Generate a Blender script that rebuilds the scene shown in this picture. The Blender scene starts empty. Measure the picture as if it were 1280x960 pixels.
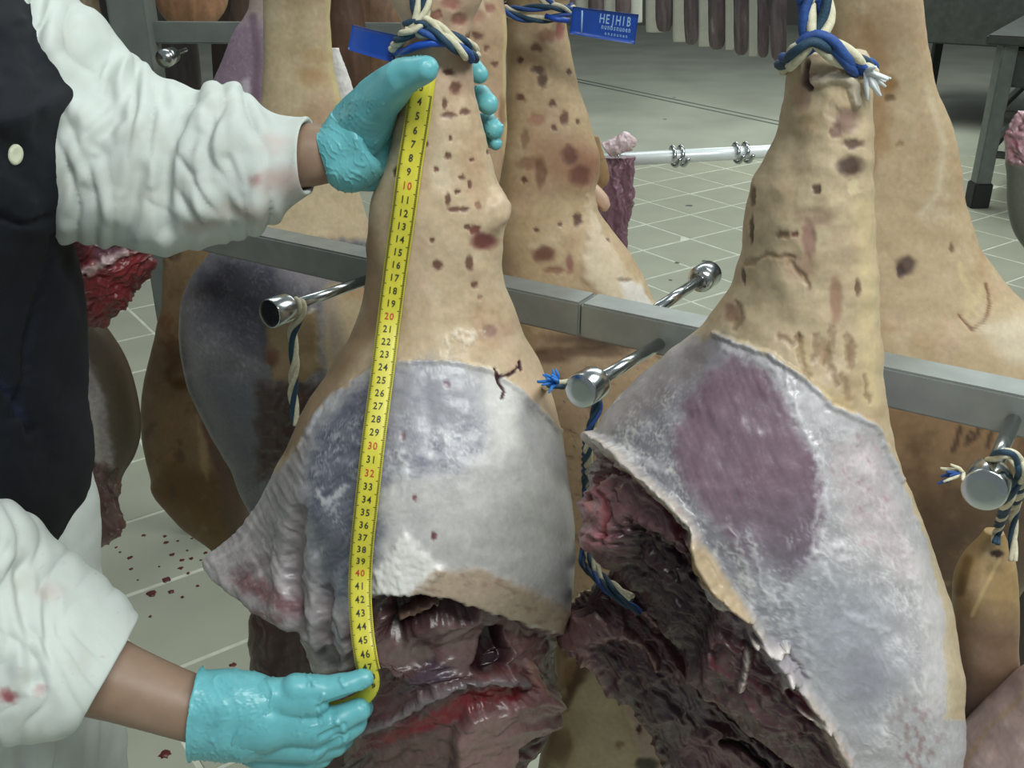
import bpy, bmesh, math, random
import numpy as np
from mathutils import Vector, Matrix
from mathutils.bvhtree import BVHTree

# ---------------------------------------------------------------- camera, world, lights
SC = bpy.context.scene
COL = SC.collection
FP = 1256.0                      # focal length in pixels of the 1280x960 frame
PIT = math.radians(25)
CP, SP = math.cos(PIT), math.sin(PIT)
CAMZ = 1.5
cd = bpy.data.cameras.new('camera'); cam = bpy.data.objects.new('camera', cd); COL.objects.link(cam)
cam.location = (0, 0, CAMZ); cam.rotation_euler = (math.radians(65), 0, 0)
cd.sensor_width = 36; cd.lens = 36*FP/1280; cd.clip_start = 0.02; cd.clip_end = 60
SC.camera = cam
SC.view_settings.view_transform = 'Standard'; SC.view_settings.look = 'None'
SC.view_settings.gamma = 1; SC.view_settings.use_curve_mapping = False
SC.view_settings.exposure = 0.0
wd = bpy.data.worlds.new('world'); SC.world = wd; wd.use_nodes = True
bg = wd.node_tree.nodes['Background']; bg.inputs[0].default_value = (0.80, 0.90, 0.95, 1); bg.inputs[1].default_value = 0.27

def area(name, loc, rot, sx, sy, power, col=(1, 1, 1)):
    l = bpy.data.lights.new(name, 'AREA'); l.shape = 'RECTANGLE'; l.size = sx; l.size_y = sy; l.energy = power; l.color = col
    o = bpy.data.objects.new(name, l); COL.objects.link(o); o.location = loc; o.rotation_euler = [math.radians(a) for a in rot]
    return o
area('ceiling_tube_light', (0.7, -0.5, 2.9), (22, 10, 0), 1.6, 0.5, 52, (0.95, 1.0, 0.97))
area('ceiling_tube_light', (-0.8, 2.6, 3.4), (0, 0, 0), 1.6, 1.2, 24, (0.93, 1.0, 0.96))
area('ceiling_tube_light', (1.9, 1.7, 3.0), (0, 20, 0), 1.2, 1.2, 40, (0.93, 1.0, 0.96))
area('ceiling_tube_light', (2.2, 7.0, 3.6), (0, 0, 0), 3.5, 3.0, 160, (0.93, 1.0, 0.95))

# ---------------------------------------------------------------- pixel <-> world
def W(px, py, Y):
    """world point at world depth Y on the ray through pixel px,py"""
    px = np.asarray(px, float); py = np.asarray(py, float); Y = np.asarray(Y, float)
    u = (px-640)/FP; v = (480-py)/FP
    t = Y/(CP+v*SP)
    return np.stack([u*t, Y+0*u, CAMZ+t*(v*CP-SP)], -1)
def PX(P):
    P = np.asarray(P, float)
    X, Y, Z = P[..., 0], P[..., 1], P[..., 2]-CAMZ
    d = np.maximum(Y*CP-Z*SP, .02); up = Y*SP+Z*CP
    return 640+FP*X/d, 480-FP*up/d
def FL(px, py, z=0.):
    u = (px-640)/FP; v = (480-py)/FP
    t = (z-CAMZ)/(v*CP-SP)
    return np.array([u*t, t*(CP+v*SP), z])
def PS(px, py, Y):
    """metres per pixel there"""
    v = (480-py)/FP
    return Y/(CP+v*SP)/FP

# ---------------------------------------------------------------- noise
_T = {}
def _tab(seed):
    if seed not in _T:
        a = np.random.RandomState(seed).rand(256, 256)*2*math.pi; _T[seed] = (np.cos(a), np.sin(a))
    return _T[seed]
def vn(x, y, seed=0):
    """gradient noise, about -1..1"""
    GX, GY = _tab(seed)
    xi = np.floor(x).astype(np.int64); yi = np.floor(y).astype(np.int64)
    fx = x-xi; fy = y-yi; u = fx*fx*fx*(fx*(fx*6-15)+10); v = fy*fy*fy*(fy*(fy*6-15)+10)
    x0 = xi & 255; x1 = (xi+1) & 255; y0 = yi & 255; y1 = (yi+1) & 255
    a = (GX[x0, y0]*fx+GY[x0, y0]*fy)*(1-u)+(GX[x1, y0]*(fx-1)+GY[x1, y0]*fy)*u
    b = (GX[x0, y1]*fx+GY[x0, y1]*(fy-1))*(1-u)+(GX[x1, y1]*(fx-1)+GY[x1, y1]*(fy-1))*u
    return (a*(1-v)+b*v)*1.45
def fbm(x, y, seed=0, o=4):
    s = 0; a = 1; t = 0
    for i in range(o):
        s = s+a*vn(x*2**i+17.3*i, y*2**i+9.1*i, seed+i); t += a; a *= .55
    return s/t*1.3
def rdg(x, y, seed=0, o=3, p=4):
    """ridges, rank-equalised so that thin crests are near 1"""
    s = 0; a = 1; t = 0
    for i in range(o):
        s = s+a*(1-np.minimum(1, np.abs(vn(x*2**i+7.7*i, y*2**i+3.1*i, seed+i))))**2; t += a; a *= .6
    q = np.quantile(s[::7], np.linspace(0, 1, 101)); return np.interp(s, q, np.linspace(0, 1, 101))**p
def ss(e0, e1, x):
    t = np.clip((x-e0)/(e1-e0), 0, 1); return t*t*(3-2*t)
def lin(c):
    c = np.clip(np.asarray(c, float)/255., 0, 1)
    return np.where(c <= .04045, c/12.92, ((c+.055)/1.055)**2.4)

# ---------------------------------------------------------------- painter: pigment and relief in the coordinates of the front view of the thing
class Painter:
    def __init__(s, x, y, base=(200, 175, 150)):
        s.x = x; s.y = y; n = len(x)
        s.c = np.tile(np.array(base, float), (n, 1)); s.h = np.zeros(n); s.id = np.zeros(n, int)
    def warp(s, amp, sc, seed=50):
        return s.x+amp*fbm(s.x/sc, s.y/sc, seed, 3), s.y+amp*fbm(s.x/sc+31, s.y/sc+11, seed+5, 3)
    def poly(s, pts, soft=4, warp=0, sc=18, seed=50):
        x, y = s.warp(warp, sc, seed) if warp else (s.x, s.y)
        pts = np.array(pts, float); x0, y0 = pts.min(0)-soft-2; x1, y1 = pts.max(0)+soft+2
        out = np.zeros(len(x)); sel = np.where((x > x0) & (x < x1) & (y > y0) & (y < y1))[0]
        if not len(sel): return out
        X = x[sel]; Y = y[sel]; d = np.full(len(sel), 1e9); ins = np.zeros(len(sel), bool)
        for i in range(len(pts)):
            ax, ay = pts[i]; bx, by = pts[(i+1) % len(pts)]
            ex, ey = bx-ax, by-ay; L = ex*ex+ey*ey+1e-9
            t = np.clip(((X-ax)*ex+(Y-ay)*ey)/L, 0, 1)
            d = np.minimum(d, np.hypot(X-ax-t*ex, Y-ay-t*ey))
            c = ((ay > Y) != (by > Y)) & (X < (bx-ax)*(Y-ay)/((by-ay) if by != ay else 1e-9)+ax)
            ins ^= c
        sd = np.where(ins, d, -d)
        out[sel] = ss(-soft, soft, sd); return out
    def stroke(s, pts, w=4, soft=None, warp=0, sc=14, seed=60):
        x, y = s.warp(warp, sc, seed) if warp else (s.x, s.y)
        soft = w if soft is None else soft
        pts = np.array(pts, float); pad = w+soft+2; x0, y0 = pts.min(0)-pad; x1, y1 = pts.max(0)+pad
        out = np.zeros(len(x)); sel = np.where((x > x0) & (x < x1) & (y > y0) & (y < y1))[0]
        if not len(sel): return out
        X = x[sel]; Y = y[sel]; d = np.full(len(sel), 1e9)
        for i in range(len(pts)-1):
            ax, ay = pts[i]; bx, by = pts[i+1]; ex, ey = bx-ax, by-ay; L = ex*ex+ey*ey+1e-9
            t = np.clip(((X-ax)*ex+(Y-ay)*ey)/L, 0, 1)
            d = np.minimum(d, np.hypot(X-ax-t*ex, Y-ay-t*ey))
        out[sel] = 1-ss(max(0, w-soft), w, d); return out
    def blob(s, cx, cy, rx, ry, soft=.5, warp=3, seed=70):
        sel = np.where((abs(s.x-cx) < rx*1.6+8) & (abs(s.y-cy) < ry*1.6+8))[0]
        out = np.zeros(len(s.x))
        if len(sel):
            X = s.x[sel]; Y = s.y[sel]
            sc = max(5., (rx+ry)*.5); wq = min(warp, .45*min(rx, ry)); X = X+wq*fbm(X/sc, Y/sc, seed, 2); Y = Y+wq*fbm(X/sc+9, Y/sc+4, seed+3, 2)
            out[sel] = 1-ss(1-soft, 1+soft*.4, np.hypot((X-cx)/rx, (Y-cy)/ry))
        return out
    def mix(s, m, col, a=1.):
        m = np.clip(m*a, 0, 1)[:, None]; s.c = s.c*(1-m)+np.array(col, float)*m
    def add(s, m, h): s.h = s.h+m*h
    def mul(s, f): s.c = s.c*(np.asarray(f)[:, None] if np.ndim(f) else f)
    def nz(s, sx, sy=None, ang=0, seed=1, o=4, f=fbm, warp=0, ws=40, **k):
        sy = sy or sx
        x, y = s.warp(warp, ws, seed+80) if warp else (s.x, s.y)
        a = math.radians(ang); ca, sa = math.cos(a), math.sin(a)
        return f((x*ca+y*sa)/sx, (-x*sa+y*ca)/sy, seed, o, **k)

# ---------------------------------------------------------------- meshes
def mesh_np(name, V, F):
    """V (n,3); F list of index arrays (m,k)"""
    me = bpy.data.meshes.new(name); V = np.asarray(V, np.float32)
    F = [np.asarray(f, np.int32) for f in (F if isinstance(F, list) else [F]) if len(f)]
    loops = np.concatenate([f.ravel() for f in F]); tot = np.concatenate([np.full(len(f), f.shape[1], np.int32) for f in F])
    st = np.concatenate([[0], np.cumsum(tot)[:-1]]).astype(np.int32)
    me.vertices.add(len(V)); me.vertices.foreach_set('co', V.ravel())
    me.loops.add(len(loops)); me.loops.foreach_set('vertex_index', loops)
    me.polygons.add(len(tot)); me.polygons.foreach_set('loop_start', st); me.polygons.foreach_set('loop_total', tot)
    me.update(calc_edges=True)
    me.polygons.foreach_set('use_smooth', np.ones(len(tot), bool))
    return me
def set_col(me, c):
    at = me.attributes.new('Col', 'FLOAT_COLOR', 'POINT')
    at.data.foreach_set('color', np.concatenate([lin(c), np.ones((len(c), 1))], 1).astype(np.float32).ravel())
def link(name, me, mat=None, parent=None):
    o = bpy.data.objects.new(name, me); COL.objects.link(o)
    if mat is not None and me is not None and not me.materials: me.materials.append(mat)
    if parent is not None: o.parent = parent; o.matrix_parent_inverse = parent.matrix_world.inverted() if False else Matrix.Translation(-Vector(parent.location))
    return o
def thing(name, label, cat, loc=(0, 0, 0), group=None):
    o = bpy.data.objects.new(name, None); COL.objects.link(o); o.location = [float(a) for a in loc]; o.empty_display_size = .05
    o['label'] = label; o['category'] = cat
    if group: o['group'] = group
    return o
def tag(o, label, cat, group=None):
    o['label'] = label; o['category'] = cat
    if group: o['group'] = group
    return o
def cr(T, P, t):
    """Catmull-Rom through rows P at params 0..n-1"""
    P = np.asarray(P, float); n = len(P); i = np.clip(np.floor(t).astype(int), 0, n-2); f = (t-i)[:, None]
    p0 = P[np.maximum(i-1, 0)]; p1 = P[i]; p2 = P[i+1]; p3 = P[np.minimum(i+2, n-1)]
    m1 = (p2-p0)/2; m2 = (p3-p1)/2; m1 = np.where(i[:, None] == 0, p2-p1, m1)
    f2 = f*f; f3 = f2*f
    return (2*f3-3*f2+1)*p1+(f3-2*f2+f)*m1+(-2*f3+3*f2)*p2+(f3-f2)*m2
def ringloft(rings, nu, nv, n=2.15, cap=True, front=.64):
    """rings: x1,y1,x2,y2,Y,b  -> V,F,N,px,py (grid nv x nu)"""
    R = np.array(rings, float)
    if R.shape[1] == 6: R = np.c_[R, np.full(len(R), n)]
    seg = np.hypot(*(((R[1:, :2]+R[1:, 2:4])-(R[:-1, :2]+R[:-1, 2:4]))/2).T)+4
    cum = np.concatenate([[0], np.cumsum(seg)]); s = np.linspace(0, cum[-1], nv)
    t = np.interp(s, cum, np.arange(len(R))); Q = cr(None, R, t)
    P1 = W(Q[:, 0], Q[:, 1], Q[:, 4]); P2 = W(Q[:, 2], Q[:, 3], Q[:, 4])
    Cn = (P1+P2)/2; A = (P2-P1)/2; al = np.linalg.norm(A, axis=1, keepdims=True)+1e-9
    ah = A/al; yv = np.array([0, 1., 0]); B = yv-ah*(ah@yv)[:, None]; B /= np.linalg.norm(B, axis=1, keepdims=True); B = B*Q[:, 5:6]
    nf = int(nu*front); th = np.concatenate([np.linspace(0, math.pi, nf, endpoint=False), np.linspace(math.pi, 2*math.pi, nu-nf, endpoint=False)])
    c, sn = np.cos(th)[None], np.sin(th)[None]; e = np.where(c > 0, 2./np.maximum(Q[:, 6:7], .6), 2./n)
    cx = -np.sign(c)*np.abs(c)**e; sy = np.sign(sn)*np.abs(sn)**e
    V = Cn[:, None]+A[:, None]*cx[:, :, None]-B[:, None]*sy[:, :, None]
    nv_, nu_ = V.shape[:2]
    idx = np.arange(nv_*nu_).reshape(nv_, nu_)
    a = idx[:-1]; b = idx[1:]; F = np.stack([a, b, np.roll(b, -1, 1), np.roll(a, -1, 1)], -1).reshape(-1, 4)
    dth = np.roll(V, -1, 1)-np.roll(V, 1, 1); dv = np.gradient(V, axis=0)
    N = np.cross(dv, dth); N /= np.linalg.norm(N, axis=2, keepdims=True)+1e-12
    out = V-Cn[:, None]; sg = np.sign((N*out).sum()); N = N*sg
    if sg > 0: F = F[:, ::-1] if False else F
    V = V.reshape(-1, 3); N = N.reshape(-1, 3); tris = []
    if cap:
        for k, row in ((0, idx[0]), (1, idx[-1])):
            V = np.vstack([V, V[row].mean(0)]); ci = len(V)-1
            d = (V[row].mean(0)-V[idx[1 if k == 0 else -2]].mean(0)); d /= np.linalg.norm(d)+1e-9; N = np.vstack([N, d])
            r2 = np.roll(row, -1)
            tris.append(np.stack([row, r2, np.full(len(row), ci)], -1) if k == 0 else np.stack([r2, row, np.full(len(row), ci)], -1))
    px, py = PX(V)
    # orientation test
    f0 = F[len(F)//2]; fn = np.cross(V[f0[1]]-V[f0[0]], V[f0[2]]-V[f0[0]])
    if fn @ N[f0[0]] < 0:
        F = F[:, ::-1]; tris = [t[:, ::-1] for t in tris]
    return V, [F]+tris, N, px, py
def vnormals(V, Fs):
    N = np.zeros_like(V)
    for F in Fs:
        a, b, c = V[F[:, 0]], V[F[:, 1]], V[F[:, -1]]
        n = np.cross(b-a, c-a)
        if F.shape[1] == 4: n = n+np.cross(V[F[:, 3]]-V[F[:, 2]], b-V[F[:, 2]])
        for k in range(F.shape[1]):
            for d in range(3): N[:, d] += np.bincount(F[:, k], n[:, d], len(V))
    return N/(np.linalg.norm(N, axis=1, keepdims=True)+1e-20)
DESAT = .72
def build_parts(V, Fs, P, names, mats, parent):
    """split one painted surface into part objects by painter id"""
    N = vnormals(V, Fs); res = []
    for k, nm in enumerate(names):
        sel = [F[P.id[F].max(1) == k] for F in Fs]; sel = [f for f in sel if len(f)]
        if not sel: continue
        used = np.unique(np.concatenate([f.ravel() for f in sel])); mp = np.full(len(V), -1); mp[used] = np.arange(len(used))
        cc = P.c[used]; lum = cc@np.array([.3, .59, .11]); cc = lum[:, None]+(cc-lum[:, None])*(1.12 if nm == 'cut_flesh' else DESAT); cc = cc*(.9 if nm == 'cut_flesh' else 1); cc = cc*np.array([.985, .965, .90]) if nm == 'rind' else cc
        me = mesh_np(nm, V[used], [mp[f] for f in sel]); set_col(me, cc)
        me.normals_split_custom_set_from_vertices(N[used].astype(np.float32).tolist())
        res.append(link(nm, me, mats[k], parent))
    return res
def tube(path, rad, n=12, cap=True, flat=None):
    """path (m,3) rad scalar or (m,)"""
    P = np.asarray(path, float); m = len(P); r = np.broadcast_to(rad, (m,)).astype(float)
    T = np.gradient(P, axis=0); T /= np.linalg.norm(T, axis=1, keepdims=True)+1e-12
    up = np.array([0, 0, 1.]) if abs(T[0][2]) < .9 else np.array([1., 0, 0])
    Ns = [];
    v = np.cross(T[0], up); v /= np.linalg.norm(v)
    for i in range(m):
        v = v-T[i]*(v@T[i]); v /= np.linalg.norm(v)+1e-12; Ns.append(v)
    Ns = np.array(Ns); Bs = np.cross(T, Ns)
    th = np.arange(n)*2*math.pi/n
    V = P[:, None]+r[:, None, None]*(Ns[:, None]*np.cos(th)[None, :, None]+Bs[:, None]*np.sin(th)[None, :, None])
    V = V.reshape(-1, 3); idx = np.arange(m*n).reshape(m, n); a = idx[:-1]; b = idx[1:]
    F = [np.stack([a, np.roll(a, -1, 1), np.roll(b, -1, 1), b], -1).reshape(-1, 4)]
    if cap:
        V = np.vstack([V, P[0], P[-1]]); c0 = m*n; c1 = c0+1
        F.append(np.stack([np.roll(idx[0], -1), idx[0], np.full(n, c0)], -1)); F.append(np.stack([idx[-1], np.roll(idx[-1], -1), np.full(n, c1)], -1))
    return V, F
def joinm(parts):
    V = []; F3 = []; F4 = []; o = 0
    for v, fs in parts:
        V.append(v)
        for f in (fs if isinstance(fs, list) else [fs]):
            (F3 if f.shape[1] == 3 else F4).append(f+o)
        o += len(v)
    F = []
    if F4: F.append(np.vstack(F4))
    if F3: F.append(np.vstack(F3))
    return np.vstack(V), F
def box(c, h, M=None, bev=0):
    c = np.array(c, float); h = np.array(h, float)
    s = np.array([[x, y, z] for x in (-1, 1) for y in (-1, 1) for z in (-1, 1)], float)*h
    if M is not None: s = s@np.array(M).T
    F = np.array([[0, 1, 3, 2], [4, 6, 7, 5], [0, 4, 5, 1], [2, 3, 7, 6], [0, 2, 6, 4], [1, 5, 7, 3]])
    return s+c, [F]
def bmbox(h, bev, segs=2):
    bm = bmesh.new(); bmesh.ops.create_cube(bm, size=2); bmesh.ops.scale(bm, vec=h, verts=bm.verts)
    if bev: bmesh.ops.bevel(bm, geom=bm.edges[:], offset=bev, segments=segs, affect='EDGES')
    me = bpy.data.meshes.new('box'); bm.to_mesh(me); bm.free(); return me
def lathe(prof, org, axis, n=24):
    """prof: (t along axis, r)"""
    axis = np.array(axis, float); axis /= np.linalg.norm(axis)
    u = np.cross(axis, [0, 0, 1.]); u /= np.linalg.norm(u); w = np.cross(axis, u); org = np.array(org, float)
    th = np.arange(n)*2*math.pi/n; V = []
    for t, r in prof: V.append(org+axis*t+r*(u*np.cos(th)[:, None]+w*np.sin(th)[:, None]))
    m = len(prof); V = np.vstack(V); idx = np.arange(m*n).reshape(m, n); a = idx[:-1]; b = idx[1:]
    return V, [np.stack([a, b, np.roll(b, -1, 1), np.roll(a, -1, 1)], -1).reshape(-1, 4)]
def capsules(name, caps, voxel, smooth=6):
    """union of tapered capsules (p,r)-(q,r2) by voxel remesh; p,q world points. Returns V,F arrays"""
    bm = bmesh.new()
    for p, r1, q, r2 in caps:
        p = Vector([float(a) for a in p]); q = Vector([float(a) for a in q]); d = q-p; L = d.length
        n = max(2, int(L/(min(r1, r2)*.35))+1)
        for i in range(n+1):
            t = i/n; m = Matrix.Translation(p.lerp(q, t))
            bmesh.ops.create_icosphere(bm, subdivisions=3, radius=r1*(1-t)+r2*t, matrix=m)
    me = bpy.data.meshes.new(name); bm.to_mesh(me); bm.free()
    o = bpy.data.objects.new(name, me); COL.objects.link(o)
    md = o.modifiers.new('r', 'REMESH'); md.mode = 'VOXEL'; md.voxel_size = voxel; md.adaptivity = 0
    sm = o.modifiers.new('s', 'SMOOTH'); sm.factor = .5; sm.iterations = smooth
    dg = bpy.context.evaluated_depsgraph_get(); m2 = bpy.data.meshes.new_from_object(o.evaluated_get(dg))
    bpy.data.objects.remove(o); bpy.data.meshes.remove(me)
    V = np.empty(len(m2.vertices)*3); m2.vertices.foreach_get('co', V); V = V.reshape(-1, 3)
    N = np.empty(len(m2.vertices)*3); m2.vertices.foreach_get('normal', N); N = N.reshape(-1, 3)
    F = np.array([list(p.vertices)[:4] for p in m2.polygons if len(p.vertices) == 4], int)
    bpy.data.meshes.remove(m2)
    return V, [F], N

# ---------------------------------------------------------------- materials
def mat(name, col=(.8, .8, .8), rough=.5, metal=0., attr=False, bump=None, var=None, coat=0., sss=0., spec=.5, sheen=0.):
    m = bpy.data.materials.new(name); m.use_nodes = True; nt = m.node_tree; b = nt.nodes['Principled BSDF']; L = nt.links
    b.inputs['Roughness'].default_value = rough; b.inputs['Metallic'].default_value = metal
    b.inputs['Coat Weight'].default_value = coat; b.inputs['Coat Roughness'].default_value = .25
    b.inputs['Specular IOR Level'].default_value = spec
    tc = nt.nodes.new('ShaderNodeTexCoord')
    if attr:
        a = nt.nodes.new('ShaderNodeAttribute'); a.attribute_name = 'Col'; src = a.outputs['Color']
    else:
        a = nt.nodes.new('ShaderNodeRGB'); a.outputs[0].default_value = (*col, 1); src = a.outputs[0]
    if var:
        sc, lo, hi = var; n = nt.nodes.new('ShaderNodeTexNoise'); n.inputs['Scale'].default_value = sc; n.inputs['Detail'].default_value = 5
        L.new(tc.outputs['Object'], n.inputs['Vector'])
        r = nt.nodes.new('ShaderNodeMapRange'); r.inputs[1].default_value = .3; r.inputs[2].default_value = .7; r.inputs[3].default_value = lo; r.inputs[4].default_value = hi
        L.new(n.outputs['Fac'], r.inputs[0]); mx = nt.nodes.new('ShaderNodeVectorMath'); mx.operation = 'SCALE'
        L.new(src, mx.inputs[0]); L.new(r.outputs[0], mx.inputs['Scale']); src = mx.outputs[0]
    L.new(src, b.inputs['Base Color'])
    if bump:
        sc, st, dist = bump; n = nt.nodes.new('ShaderNodeTexNoise'); n.inputs['Scale'].default_value = sc; n.inputs['Detail'].default_value = 4
        L.new(tc.outputs['Object'], n.inputs['Vector']); bp = nt.nodes.new('ShaderNodeBump'); bp.inputs['Strength'].default_value = st; bp.inputs['Distance'].default_value = dist
        L.new(n.outputs['Fac'], bp.inputs['Height']); L.new(bp.outputs[0], b.inputs['Normal'])
    if sss:
        b.inputs['Subsurface Weight'].default_value = sss; b.inputs['Subsurface Radius'].default_value = (1, .4, .3); b.inputs['Subsurface Scale'].default_value = .006
    if sheen: b.inputs['Sheen Weight'].default_value = sheen
    return m
M_skin = mat('pork_rind', attr=True, rough=.5, bump=(260, .2, .0008), var=(160, .93, 1.07), spec=.4, coat=.08)
M_wet = mat('wet_membrane', attr=True, rough=.38, bump=(200, .3, .001), var=(190, .92, 1.08), spec=.45, coat=.18)
M_flesh = mat('cut_flesh', attr=True, rough=.34, bump=(140, .6, .002), var=(150, .85, 1.12), spec=.45, coat=.2)
M_cloth = mat('coat_cotton', attr=True, rough=.85, bump=(700, .25, .0006), var=(60, .97, 1.03), spec=.2)
M_glove = mat('nitrile_glove', attr=True, rough=.36, bump=(120, .15, .0006), var=(70, .94, 1.06), spec=.5)
M_human = mat('human_skin', attr=True, rough=.5, bump=(400, .2, .0005), var=(80, .94, 1.05))
M_apron = mat('dark_apron', attr=True, rough=.75, bump=(500, .3, .0006), spec=.25)
M_steel = mat('brushed_steel', col=(.29, .31, .295), rough=.45, metal=.6, var=(40, .88, 1.08), bump=(300, .1, .0003))
M_chrome = mat('polished_steel', col=(.50, .53, .53), rough=.2, metal=1., var=(60, .9, 1.05))
M_dark = mat('dark_steel', col=(.055, .062, .055), rough=.5, metal=.3, var=(20, .8, 1.2))
M_greymetal = mat('grey_painted_steel', col=(.17, .19, .175), rough=.5, metal=.2, var=(20, .85, 1.1))
M_tape = mat('tape_yellow', col=(.62, .56, .05), rough=.45, var=(120, .92, 1.06))
M_ink = mat('tape_ink', col=(.035, .04, .02), rough=.6)
M_inkred = mat('tape_red_ink', col=(.5, .06, .03), rough=.6)
M_blue = mat('blue_plastic', col=(.012, .07, .40), rough=.35, var=(60, .9, 1.1))
M_print = mat('tag_print', col=(.35, .55, .8), rough=.6)
M_cream = mat('cream_cord', col=(.62, .58, .42), rough=.8, bump=(900, .6, .0006), var=(300, .8, 1.1))
M_cobalt = mat('cobalt_cord', col=(.02, .07, .26), rough=.7, bump=(900, .6, .0006), var=(300, .75, 1.2))
M_navy = mat('navy_cord', col=(.015, .05, .09), rough=.7, bump=(900, .6, .0006), var=(300, .75, 1.2))
M_button = mat('pearl_button', col=(.78, .8, .6), rough=.25)
M_tile = mat('floor_tile', col=(.40, .41, .315), rough=.42, var=(3.5, .90, 1.06), bump=(60, .15, .001))
M_grout = mat('grout', col=(.66, .68, .56), rough=.85, var=(15, .8, 1.08))
M_conc = mat('smooth_concrete', col=(.39, .405, .33), rough=.5, var=(1.6, .84, 1.12))
M_groove = mat('floor_groove', col=(.12, .135, .115), rough=.8)
M_blood = mat('blood', col=(.10, .012, .012), rough=.25)
M_boot = mat('rubber_boot', col=(.75, .77, .75), rough=.4)
M_hair = mat('hair', col=(.03, .02, .015), rough=.6)
M_wall = mat('wall_panel', col=(.16, .15, .14), rough=.6, var=(2, .9, 1.05))
M_black = mat('black_rubber', col=(.02, .02, .02), rough=.6)

# ---------------------------------------------------------------- setting: floor of diamond-laid tiles, smooth concrete beyond, walls
YT = 7.3
me = mesh_np('floor', np.array([[-6, -3, -.0013], [7, -3, -.0013], [7, YT, -.0013], [-6, YT, -.0013]]), [np.array([[0, 1, 2, 3]])])
floor = link('floor', me, M_grout); floor['kind'] = 'structure'
cv, cf = box((0.5, (YT-.35+16)/2, -.0190), (6.5, (16-YT+.35)/2, .02))
o = link('concrete_slab', mesh_np('concrete_slab', cv, cf), M_conc, floor)
o.data.polygons.foreach_set('use_smooth', [False]*6)
tm = bmbox((.1595, .1595, .006), .002, 1); tm.materials.append(M_tile); tm.name = 'tile'
ang = math.radians(36); ca, sa = math.cos(ang), math.sin(ang); TS = .33
org = FL(131, 754)
cands = []
for i in range(-40, 60):
    for j in range(-40, 60):
        c = org[:2]+np.array([ca, sa])*(i+.5)*TS+np.array([sa, -ca])*(j+.5)*TS
        if not (-5.5 < c[0] < 6.5 and .2 < c[1] < YT-.25): continue
        x, y = PX(np.array([c[0], c[1], 0.])); x = float(x); y = float(y)
        inview = -80 < x < 1360 and -60 < y < 1060
        vis = (x < 345 and y > 290) or (690 < x < 990 and y < 460) or (x > 1090 and y < 380) or (600 < x < 720 and y > 880)
        cands.append((0 if (vis and inview) else (1 if inview else 2), c[1], c))
cands.sort(key=lambda t: (t[0], t[1])); rnd = random.Random(4); rest = []
for k, (a, _, c) in enumerate(cands):
    if a == 0 and k < 290:
        o = link('tile', tm, None, floor); o.location = (c[0], c[1], -.006+rnd.uniform(-.0008, .0008)); o.rotation_euler = (rnd.uniform(-.003, .003), rnd.uniform(-.003, .003), ang)
        o.matrix_parent_inverse = Matrix.Identity(4)
    else:
        h = .1612; M2 = np.array([[ca, -sa, 0], [sa, ca, 0], [0, 0, 1]]); rest.append(box((c[0], c[1], -.006+rnd.uniform(-.0008, .0008)), (h, h, .006), M2))
v, f = joinm(rest); me = mesh_np('tile_field', v, f); me.polygons.foreach_set('use_smooth', [False]*len(me.polygons)); o = link('tile_field', me, M_tile, floor); o['kind'] = 'stuff'
# floor groove in the concrete
g0, g1 = FL(640, 85), FL(1010, 164)
d = g1-g0; d /= np.linalg.norm(d); nrm = np.array([-d[1], d[0], 0])
for off in (0, .11):
    q = [g0-nrm*.018+nrm*off, g1-nrm*.018+nrm*off, g1+nrm*.018+nrm*off, g0+nrm*.018+nrm*off]
    v, f = box(((q[0]+q[2])/2)+[0, 0, .0], (np.linalg.norm(g1-g0)/2, .016, .0025), np.array([[d[0], nrm[0], 0], [d[1], nrm[1], 0], [0, 0, 1]]))
    link('drain_groove', mesh_np('drain_groove', v, f), M_groove, floor)
# dried blood drops on the tiles
drops = [(208, 724, 9), (226, 710, 6), (228, 700, 5), (239, 698, 5), (215, 693, 5), (162, 697, 6), (164, 711, 4), (190, 741, 9), (206, 670, 4), (208, 678, 5), (240, 673, 3), (257, 691, 5), (247, 732, 3), (228, 746, 3),
         (188, 770, 3), (180, 669, 4), (291, 831, 7), (206, 942, 10), (145, 684, 3), (214, 739, 6), (150, 690, 2.5), (222, 676, 3), (251, 700, 3), (235, 716, 3), (862, 257, 8), (846, 328, 5), (881, 326, 5), (838, 350, 4), (843, 122, 5), (831, 149, 4), (172, 725, 2.5), (199, 708, 2.5), (234, 688, 3)]
for k, (x, y, r) in enumerate(drops):
    c = FL(x, y, .0012); rr = .62*r*np.linalg.norm(c-[0, 0, 1.5])/FP; n = 14; th = np.arange(n)*2*math.pi/n
    rad = rr*(1+.35*np.array([rnd.uniform(-1, 1) for _ in range(n)])); z0 = .0002
    V = np.vstack([np.c_[c[0]+rad*np.cos(th), c[1]+rad*np.sin(th), np.full(n, z0)], np.c_[c[0]+.75*rad*np.cos(th), c[1]+.75*rad*np.sin(th), np.full(n, .0018)], [[c[0], c[1], .0022]]])
    a = np.arange(n); b = np.roll(a, -1)
    link('blood_spot', mesh_np('blood_spot', V, [np.stack([a, b, b+n, a+n], -1), np.stack([a+n, b+n, np.full(n, 2*n)], -1)]), M_blood if k not in (24, 25, 26, 27, 28) else M_groove, floor)
for nm, c, h in (('wall_back', (.5, 16.1, 1.8), (6.5, .1, 1.8)), ('wall_right', (7.1, 6.5, 1.8), (.1, 9.5, 1.8)), ('wall_left', (-6.1, 6.5, 1.8), (.1, 9.5, 1.8))):
    v, f = box(c, h); o = link(nm, mesh_np(nm, v, f), M_wall); o['kind'] = 'structure'; o.data.polygons.foreach_set('use_smooth', [False]*6)

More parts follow.
